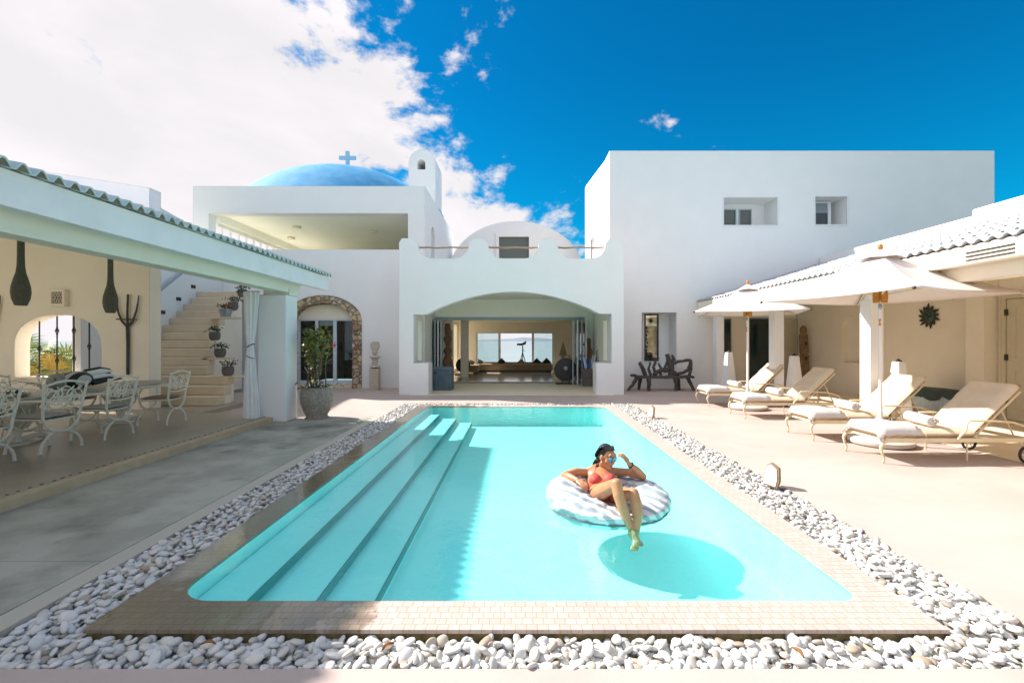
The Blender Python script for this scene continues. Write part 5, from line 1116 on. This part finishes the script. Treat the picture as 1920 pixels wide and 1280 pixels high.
def sofa():
    t = thing('long_sofa', 'long low brown sofa beneath the sea window', 'sofa', (-.1, 22.9, .03))
    MB().box(-2.1, -.35, .08, 1.9, .45, .40).build('seat', SOFA, t, bevel=.04); MB().box(-2.1, .45, .1, 1.9, .62, .46).build('backrest', SOFA, t, bevel=.03); MB().box(-2.05, -.3, 0, 1.85, .5, .08).build('base', BLACK, t)
    MB().box(-2.5, -1.6, .08, -1.7, -.35, .38).build('chaise_seat', SOFA, t, bevel=.04)
sofa()
CUM = [mat('grey_stripe_cushion', (.16, .17, .15), .9), mat('dark_cushion', (.05, .045, .04), .9), mat('tan_cushion', (.30, .24, .16), .9)]
for i, (x, y, z, m, a, lab) in enumerate(((-2.25, 22.4, .40, 0, 20, 'striped grey cushion at the left end of the sofa'), (-1.85, 22.7, .42, 0, 25, 'second grey cushion leaning beside the left end one'), (-.75, 23.2, .43, 1, 45, 'dark pointed cushion below the left window post'), (.25, 23.2, .40, 2, 45, 'tan pointed cushion in the middle of the sofa'), (1.05, 23.2, .43, 1, 45, 'dark cushion left of the tripod legs'), (1.55, 23.2, .44, 1, 45, 'dark cushion at the right end of the sofa'))):
    b = MB(); w = .15
    for sd in (1, -1): b.sheet(8, 8, lambda u, v: ((u - .5) * 2 * w, sd * .08 * (math.sin(PI * u) * math.sin(PI * v)) ** .5, (v - .5) * 2 * w))
    b.rot(Matrix.Rotation(R(a), 4, 'Y')); o = b.build('cushion', CUM[m], smooth='all'); o.location = (x, y + .1, z + .07); tag(o, lab, 'cushion', 'cushions along the sofa')
t = thing('tripod_telescope', 'dark telescope on a slender tripod before the sea window', 'telescope', (.33, 23.72, .03))
for a in (90, 210, 330): MB().tube([(0, 0, .95), (.30 * math.cos(R(a)), .2 * math.sin(R(a)), 0)], .022, 6).build('tripod_leg', BLACK, t)
MB().tube([(0, 0, .9), (0, 0, 1.30)], .03, 6).tube([(0, 0, 1.1), (.12, 0, 1.0)], .015, 5).build('column', BLACK, t); MB().tube([(-.30, 0, 1.36), (-.05, 0, 1.36), (.12, 0, 1.42), (.16, 0, 1.52)], [.05, .06, .07, .04], 8).build('telescope_tube', BLACK, t)
t = thing('cone_lamp', 'cone shaped straw lamp at the right of the sea window', 'lamp', (2.28, 22.2, .03)); MB().lathe([(.2, 0), (.2, .55), (.001, .56)], n=4).build('side_cabinet', WHITE, t); MB().lathe([(.06, .56), (.08, .7), (.05, .86)], n=14).build('lamp_base', STONE, t, smooth=True); MB().lathe([(.2, .84), (.1, 1.2), (.01, 1.52)], n=20).build('lamp_shade', mat('straw_shade', (.40, .32, .20), .9), t, smooth=True)
t = thing('wall_mask', 'dark round carved mask on the right hand room wall', 'mask', (2.93, 21.9, 1.28)); MB().ball((0, 0, 0), (.08, .22, .28), 14, 10).build('face', WOOD, t, smooth='all'); MB().tube([(0, .1, .2), (-.02, .15, .5)], .02, 5).build('horn', WOOD, t)
t = thing('totem_carving', 'tall reddish wooden totem carving at the left inside the doorway', 'carving', (-2.76, 18.3, .03)); MB().lathe([(.24, 0), (.26, .3), (.20, .75), (.14, .9), (.10, 1.0), (.17, 1.1), (.17, 1.2), (.08, 1.3), (.12, 1.5), (.18, 1.62), (.10, 1.75), (.13, 2.0), (.10, 2.25)], n=18).build('post', WOOD, t, smooth=True)
t = thing('hanging_canvas', 'tall grey patterned canvas on the left room wall', 'picture', (-3.06, 21.3, 1.45)); MB().box(0, -.32, -.62, .03, .32, .62).build('canvas', mat('grey_pattern', (.22, .23, .19), .9, (.40, .41, .35), 3), t)
t = thing('fruit_arrangement', 'pale shell and flower arrangement on a dark low table at the right of the room', 'arrangement', (2.55, 21.4, .03)); MB().box(-.4, -.3, .34, .4, .3, .4).build('table_top', DKMET, t)
for s in (-1, 1): MB().box(s * .35 - .03, -.25, 0, s * .35 + .03, .25, .34).build('leg', DKMET, t)
MB().lathe([(.08, .4), (.22, .52), (.24, .56), (.001, .5)], n=18).build('bowl', WHITE, t, smooth=True)
b = MB(); leaf_cloud(b, [(rn.gauss(0, .15), rn.gauss(0, .12), .60 + abs(rn.gauss(0, .12))) for _ in range(90)], rn, .12, .7); b.build('blossom', mat('peach_flower', (.60, .42, .28), .8), t, fix=False)
# ================================================================ swim ring
FC = Vector((.90, 4.50, .065)); FR, FRAD, FZR = .415, .185, .140
def ring_pt(th, ph, grow=0.):
    c, s = math.cos(th), math.sin(th); rear = max(0., s)
    wr = .012 * noise.noise((c * 4 + 3, s * 4, ph * .9)) + .010 * noise.noise((c * 13, s * 13, ph * 2.5 + 5)) + .006 * math.sin(th * 22 + 3 * math.sin(ph * 2)) * max(0, math.sin(ph))
    inner = max(0., -math.cos(ph))
    wr += .012 * inner * math.sin(th * 17 + ph * 2)
    r = FR + (FRAD + wr + grow) * math.cos(ph) * (1 + .10 * inner); z = (FZR + wr + grow) * math.sin(ph) * (1 - .22 * rear)
    if math.sin(ph) > 0: z -= (.085 * max(0., -s) + .03 * math.exp(-((th - 4.75) / .33) ** 2)) * math.sin(ph)      # pressed down under the knees
    return Vector((FC.x + r * c * 1.0, FC.y + r * s, FC.z + z + .02 * (-c) * math.sin(ph)))
def ring_mat():
    m = bpy.data.materials.new('striped_ring_fabric'); m.use_nodes = True; nt = m.node_tree; N = nt.nodes; L = nt.links; bs = N['Principled BSDF']; bs.inputs['Roughness'].default_value = .55
    tc = N.new('ShaderNodeTexCoord'); w = N.new('ShaderNodeTexWave'); w.inputs['Scale'].default_value = 3.4; w.inputs['Distortion'].default_value = 4.0; w.inputs['Detail'].default_value = 2; w.bands_direction = 'DIAGONAL'; L.new(tc.outputs['Object'], w.inputs[0])
    r = N.new('ShaderNodeValToRGB'); r.color_ramp.interpolation = 'EASE'; e = r.color_ramp.elements; e[0].position = .0; e[0].color = (.62, .61, .62, 1); e[1].position = 1; e[1].color = (.27, .34, .37, 1)
    q = e.new(.53); q.color = (.60, .59, .61, 1); q = e.new(.60); q.color = (.32, .38, .42, 1); L.new(w.outputs[0], r.inputs[0]); L.new(r.outputs[0], bs.inputs['Base Color'])
    n = N.new('ShaderNodeTexNoise'); n.inputs['Scale'].default_value = 26; n.inputs['Detail'].default_value = 4; L.new(tc.outputs['Object'], n.inputs[0])
    b = N.new('ShaderNodeBump'); b.inputs['Strength'].default_value = .35; b.inputs['Distance'].default_value = .01; L.new(n.outputs[0], b.inputs['Height']); L.new(b.outputs[0], bs.inputs['Normal']); return m
RINGM = ring_mat()
t = thing('swim_ring', 'big white and grey striped fabric swim ring floating in the pool', 'swim ring', (FC.x, FC.y, 0)); O = Vector((FC.x, FC.y, 0))
b = MB(); nt_, np_ = 160, 48
vs = [ring_pt(2 * PI * i / nt_, 2 * PI * j / np_) - O for i in range(nt_) for j in range(np_)]
fs = [(i * np_ + j, ((i + 1) % nt_) * np_ + j, ((i + 1) % nt_) * np_ + (j + 1) % np_, i * np_ + (j + 1) % np_) for i in range(nt_) for j in range(np_)]
b.add(vs, fs); b.build('cover', RINGM, t, smooth='all')
b = MB(); b.tube([ring_pt(2 * PI * i / 96, -.42, .004) - O for i in range(96)], .008, 6, True); b.build('piping', mat('teal_grey_piping', (.10, .17, .19), .6), t, smooth=True)
b = MB(); b.lathe([(.30, -.035), (.22, -.055), (.001, -.06)], (0, 0, 0), 32, cap=False); b.build('seat_net', mat('pale_net', (.55, .60, .62), .8), t, smooth=True)

# ================================================================ the woman in the ring
SKIN = mat('tanned_wet_skin', (.50, .25, .125), .36, (.45, .215, .105), 9, .05, 60, spec=.45)
def V(*a): return Vector(a)
H = V(.940, 4.715, .392); hf = V(.55, -.80, -.22).normalized(); hr = hf.cross(V(.08, .05, 1)).normalized(); hu = hr.cross(hf).normalized()
HM = Matrix((hr, hf, hu)).transposed()                     # columns: right, forward, up
def hd(r, f, u): return H + hr * r + hf * f + hu * u
def limb(b, pts, rs, n=14):
    b.tube(pts, rs, n)
    for p, r in zip(pts, rs): b.ball(p, r * .995, 14, 10)
def person():
    b = MB()
    T = V(.03, .93, .30).normalized(); X = V(1, 0, .0); F = X.cross(T).normalized(); TM = Matrix((X, T, F)).transposed()     # F: the front of the body
    def E(c, r): b.ball(c, r, 24, 16, TM)
    # torso
    E(V(.848, 4.41, .085), (.155, .12, .095)); E(V(.850, 4.50, .105), (.128, .12, .078)); E(V(.856, 4.57, .128), (.122, .11, .078)); E(V(.866, 4.655, .165), (.138, .12, .088)); E(V(.882, 4.735, .20), (.150, .10, .078)); E(V(.888, 4.785, .212), (.155, .055, .052))
    limb(b, [V(.735, 4.775, .215), V(.89, 4.80, .24), V(1.05, 4.80, .216)], [.044, .05, .044])
    for sx in (-1, 1):
        E(V(.866 + sx * .072, 4.588, .200), (.056, .062, .048)); E(V(.868 + sx * .070, 4.628, .202), (.052, .066, .040))
        limb(b, [V(.89 + sx * .045, 4.80, .275), V(.888 + sx * .12, 4.79, .232)], [.036, .034])
    # neck and head
    limb(b, [V(.89, 4.80, .25), V(.905, 4.775, .30), hd(0, -.02, -.06)], [.052, .047, .047])
    b.ball(hd(0, -.012, .022), (.071, .090, .098), 26, 18, HM); b.ball(hd(0, .028, -.045), (.052, .056, .062), 20, 14, HM); b.ball(hd(0, .062, -.092), (.022, .022, .020), 14, 10, HM)
    for s in (-1, 1):
        b.ball(hd(s * .036, .048, -.02), (.030, .030, .030), 14, 10, HM); b.ball(hd(s * .074, -.01, -.005), (.010, .020, .032), 12, 8, HM); limb(b, [hd(s * .05, .0, -.055), hd(s * .022, .055, -.09)], [.022, .018], 10)
    b.ball(hd(0, .065, .045), (.052, .022, .036), 16, 10, HM)
    limb(b, [hd(0, .082, .022), hd(0, .096, -.010), hd(0, .104, -.022)], [.009, .011, .012], 10); b.ball(hd(.010, .093, -.025), .009, 10, 8); b.ball(hd(-.010, .093, -.025), .009, 10, 8)
    b.ball(hd(0, .078, -.052), (.024, .012, .008), 12, 8, HM); b.ball(hd(0, .076, -.064), (.021, .012, .009), 12, 8, HM)
    # her right arm along the ring, her left arm bent up to the sunglasses
    limb(b, [V(.735, 4.775, .215), V(.62, 4.73, .238), V(.492, 4.665, .222)], [.045, .042, .035]); limb(b, [V(.492, 4.665, .222), V(.53, 4.58, .232), V(.598, 4.465, .232)], [.036, .037, .024])
    limb(b, [V(1.05, 4.80, .216), V(1.17, 4.72, .232), V(1.288, 4.625, .218)], [.045, .042, .036]); limb(b, [V(1.288, 4.625, .218), V(1.225, 4.605, .285), V(1.135, 4.585, .358)], [.037, .037, .024])
    def hand(w, d, nrm, curl, thumb):
        d = d.normalized(); nrm = (nrm - d * nrm.dot(d)).normalized(); s = d.cross(nrm)
        Mh = Matrix((s, d, nrm)).transposed(); b.ball(w + d * .045, (.037, .050, .015), 16, 10, Mh); b.ball(w + d * .012, (.026, .030, .019), 14, 10, Mh)
        for k, (o, L_) in enumerate(((-.029, .062), (-.010, .072), (.010, .068), (.028, .052))):
            p = w + d * .082 + s * o; pts = [w + d * .05 + s * o * .8, p]; a = 0; dd = d
            for q in (.45, .32, .26): a += curl; dd = (d * math.cos(a) - nrm * math.sin(a) + s * o * 1.5).normalized(); p = p + dd * L_ * q; pts.append(p)
            limb(b, pts, [.0095, .0092, .0085, .0078, .0066], 8)
        p0 = w + d * .025 + s * thumb * .03; limb(b, [p0, p0 + (d * .5 + s * thumb * .8 - nrm * .2).normalized() * .035, p0 + (d * .9 + s * thumb * .55 - nrm * .4).normalized() * .062], [.013, .011, .008], 8)
    hand(V(.598, 4.465, .232), V(.50, -.80, -.18), V(-.15, -.25, 1), .30, -1)
    hand(V(1.135, 4.585, .358), V(-.52, .06, .78), V(.6, -.45, .5), .38, 1)
    # legs over the front of the ring, feet in the water
    limb(b, [V(.772, 4.38, .090), V(.80, 4.27, .185), V(.885, 4.02, .335)], [.084, .077, .050]); limb(b, [V(.885, 4.02, .335), V(.893, 3.975, .25), V(.918, 3.945, .165), V(.985, 3.900, -.02)], [.049, .049, .048, .029])
    limb(b, [V(.930, 4.38, .080), V(.955, 4.27, .155), V(1.035, 4.02, .25)], [.084, .075, .049]); limb(b, [V(1.035, 4.02, .25), V(1.045, 3.965, .18), V(1.05, 3.935, .10), V(1.022, 3.885, -.045)], [.048, .049, .048, .029])
    for a, toe, sd in ((V(.985, 3.900, -.02), V(1.020, 3.80, -.085), 1), (V(1.022, 3.885, -.045), V(.985, 3.785, -.115), -1)):
        h = a + V(0, .02, -.05); limb(b, [a, h], [.031, .029], 12); limb(b, [h, a.lerp(toe, .5) + V(0, 0, .0), toe], [.028, .030, .024], 12); limb(b, [a, a.lerp(toe, .55) + V(0, 0, .012)], [.029, .024], 12)
        d = (toe - a).normalized(); s = d.cross(V(0, 0, 1)).normalized()
        for k in range(5): q = toe + s * (-.026 + .013 * k); limb(b, [q, q + d * (.036 - .004 * abs(k - (1 if sd > 0 else 3)))], [.0095, .008], 8)
    o = b.build('person', SKIN, smooth='all', fix=True)
    r = o.modifiers.new('remesh', 'REMESH'); r.mode = 'VOXEL'; r.voxel_size = .0048; r.use_smooth_shade = True
    s = o.modifiers.new('smooth', 'SMOOTH'); s.factor = .5; s.iterations = 4
    dg = bpy.context.evaluated_depsgraph_get(); me = bpy.data.meshes.new_from_object(o.evaluated_get(dg)); me.name = 'person'
    o.modifiers.clear(); o.data = me; me.polygons.foreach_set('use_smooth', [True] * len(me.polygons))
    if not me.materials: me.materials.append(SKIN)
    tag(o, 'tanned dark haired woman in coral bikini and blue mirror sunglasses reclining in the swim ring', 'person')
    # clothing taken off the body's own surface
    n = len(me.vertices); co = np.zeros(n * 3); me.vertices.foreach_get('co', co); co = co.reshape(-1, 3); no = np.zeros(n * 3); me.vertices.foreach_get('normal', no); no = no.reshape(-1, 3)
    polys = [tuple(p.vertices) for p in me.polygons]; cen = np.array([co[list(p)].mean(0) for p in polys])
    Xn, Tn, Fn = np.array(X), np.array(T), np.array(F)
    def patch(name, mask, m, off, parent):
        idx = {}; vs = []; fs = []
        for i in np.nonzero(mask)[0]:
            f = []
            for v in polys[i]:
                if v not in idx: idx[v] = len(vs); vs.append(tuple(co[v] + no[v] * off))
                f.append(idx[v])
            fs.append(tuple(f))
        q = MB().add(vs, fs).build(name, m, parent, smooth='all', fix=False); d = q.modifiers.new('solid', 'SOLIDIFY'); d.thickness = .004; d.offset = 1; return q
    CORAL = mat('coral_cloth', (.62, .085, .06), .65, (.54, .065, .05), 40, .2, 80)
    def loc(c): d = cen - np.array(c); return d @ Xn, d @ Tn, d @ Fn
    mask = np.zeros(len(polys), bool); base = np.array(V(.868, 4.60, .20))
    x, tt, ff = loc(V(.866, 4.537, .172))
    for sx in (-1, 1):
        u = (x - sx * .078); hgt = tt; w = .070 * (1 - np.clip(hgt / .135, 0, 1)) + .010
        mask |= (np.abs(u + sx * .0 + sx * hgt * .12) < w) & (hgt > -.005) & (hgt < .135) & (ff > -.03) & (np.abs(x) < .155) & (cen[:, 2] < .27) & (np.linalg.norm(cen - np.array(H), axis=1) > .15)
    top = patch('bikini_top', mask, CORAL, .002, o)
    st = MB()
    for sx in (-1, 1): st.tube([V(.868 + sx * .066, 4.665, .238), V(.885 + sx * .052, 4.765, .292), V(.89 + sx * .05, 4.82, .296)], .0045, 6)
    st.tube([V(.868 - .03, 4.54, .198), V(.868, 4.538, .194), V(.868 + .03, 4.54, .198)], .004, 6); st.build('strap', CORAL, top)
    x, tt, ff = loc(V(.850, 4.41, .09)); patch('bikini_bottom', (tt > -.13) & (tt < .055) & (np.abs(x) < .165) & ((tt > -.01) | (np.abs(x) < .05 + .06 * np.clip((tt + .13) / .12, 0, 1))), CORAL, .002, o)
    # hair: wet, combed back, falling behind the shoulder
    HAIR = mat('wet_black_hair', (.010, .008, .007), .28, (.02, .015, .012), 60, spec=.6)
    hb = MB(); rn = random.Random(8)
    hb.ball(hd(0, -.034, .034), (.080, .092, .098), 24, 18, HM); hb.ball(hd(0, -.075, -.02), (.062, .055, .085), 18, 12, HM)
    for k in range(46):
        a = (k / 45 - .5) * 2; st_ = hd(a * .055, .058 - .035 * a * a, .102 - .02 * a * a); m1 = hd(a * .092, -.045, .085); m2 = hd(a * .088 - .01, -.095, -.02); e1 = V(.856 + a * .032, 4.80, .335 + .01 * rn.random()); e2 = V(.832 + a * .03 + rn.uniform(-.012, .012), 4.80 + rn.uniform(-.015, .02), .245 + rn.uniform(-.015, .02))
        P = [st_, m1.lerp(st_, .45) + hu * .018, m1, m2, e1, e2]; Q = []
        for i in range(len(P) - 1):
            for j in range(4):
                u = j / 4; p0, p1, p2, p3 = P[max(i - 1, 0)], P[i], P[i + 1], P[min(i + 2, len(P) - 1)]
                Q.append(.5 * ((2 * p1) + (p2 - p0) * u + (2 * p0 - 5 * p1 + 4 * p2 - p3) * u * u + (3 * p1 - p0 - 3 * p2 + p3) * u ** 3))
        Q.append(P[-1]); hb.tube(Q, [.011 - .006 * abs(2 * i / (len(Q) - 1) - .55) for i in range(len(Q))], 6)
    for k in range(26):
        a = k / 25; p = hd(-.080 + .004 * a, -.02 - .06 * a, -.01); hb.tube([hd(-.074, .01 - .05 * a, .06), p, V(.852 - .018 * a, 4.765 + .05 * a, .30), V(.828 - .03 * a, 4.775 + .05 * a, .245 - .012 * (k % 3))], [.009, .012, .011, .004], 6)
    hb.build('hair', HAIR, o, smooth='all')
    # sunglasses
    g = MB(); LENS = mat('blue_mirror_lens', (.02, .20, .60), .06, (.03, .45, .75), 14, metal=.75); GOLD = mat('thin_gold', (.75, .60, .38), .3, metal=.8)
    for s in (-1, 1):
        c = hd(s * .034, .090 - .004, .012); Mx = Matrix((hr, hu, hf)).transposed() @ Matrix.Rotation(s * .22, 3, 'Y')
        pts = [c + Mx @ V(.029 * math.cos(i * PI / 10), .027 * math.sin(i * PI / 10), 0) for i in range(20)]; g.tube(pts, .0022, 6, True)
        g.tube([hd(s * .062, .080, .022), hd(s * .078, .03, .020), hd(s * .082, -.02, .012)], .0022, 5)
    g.tube([hd(-.008, .096, .018), hd(0, .099, .022), hd(.008, .096, .018)], .002, 5); gl = g.build('sunglasses', GOLD, o, smooth=True)
    for s in (-1, 1):
        c = hd(s * .034, .090 - .004, .012); Mx = Matrix((hr, hu, hf)).transposed() @ Matrix.Rotation(s * .22, 3, 'Y'); MB().ball(c, (.028, .026, .005), 18, 8, Mx).build('lens', LENS, gl, smooth='all')
    lp_ = MB().ball(hd(0, .0835, -.053), (.021, .009, .0055), 12, 8, HM).ball(hd(0, .081, -.064), (.018, .010, .0065), 12, 8, HM); lp_.build('lips', mat('lip_skin', (.42, .13, .10), .4), o, smooth='all')
    ew = MB()
    for s in (-1, 1): ew.tube([hd(s * .014, .086, .040), hd(s * .034, .084, .047), hd(s * .054, .068, .040)], [.003, .0035, .002], 5)
    ew.build('eyebrows', HAIR, o)
    w = V(1.135, 4.585, .358).lerp(V(1.225, 4.605, .285), .22); d = (V(1.225, 4.605, .285) - V(1.135, 4.585, .358)).normalized(); a1 = d.orthogonal().normalized(); a2 = d.cross(a1)
    MB().tube([w + (a1 * math.cos(i * PI / 8) + a2 * math.sin(i * PI / 8)) * .0305 for i in range(16)], .006, 6, True).build('bracelet', BLACK, o, smooth=True)
    return o
person()
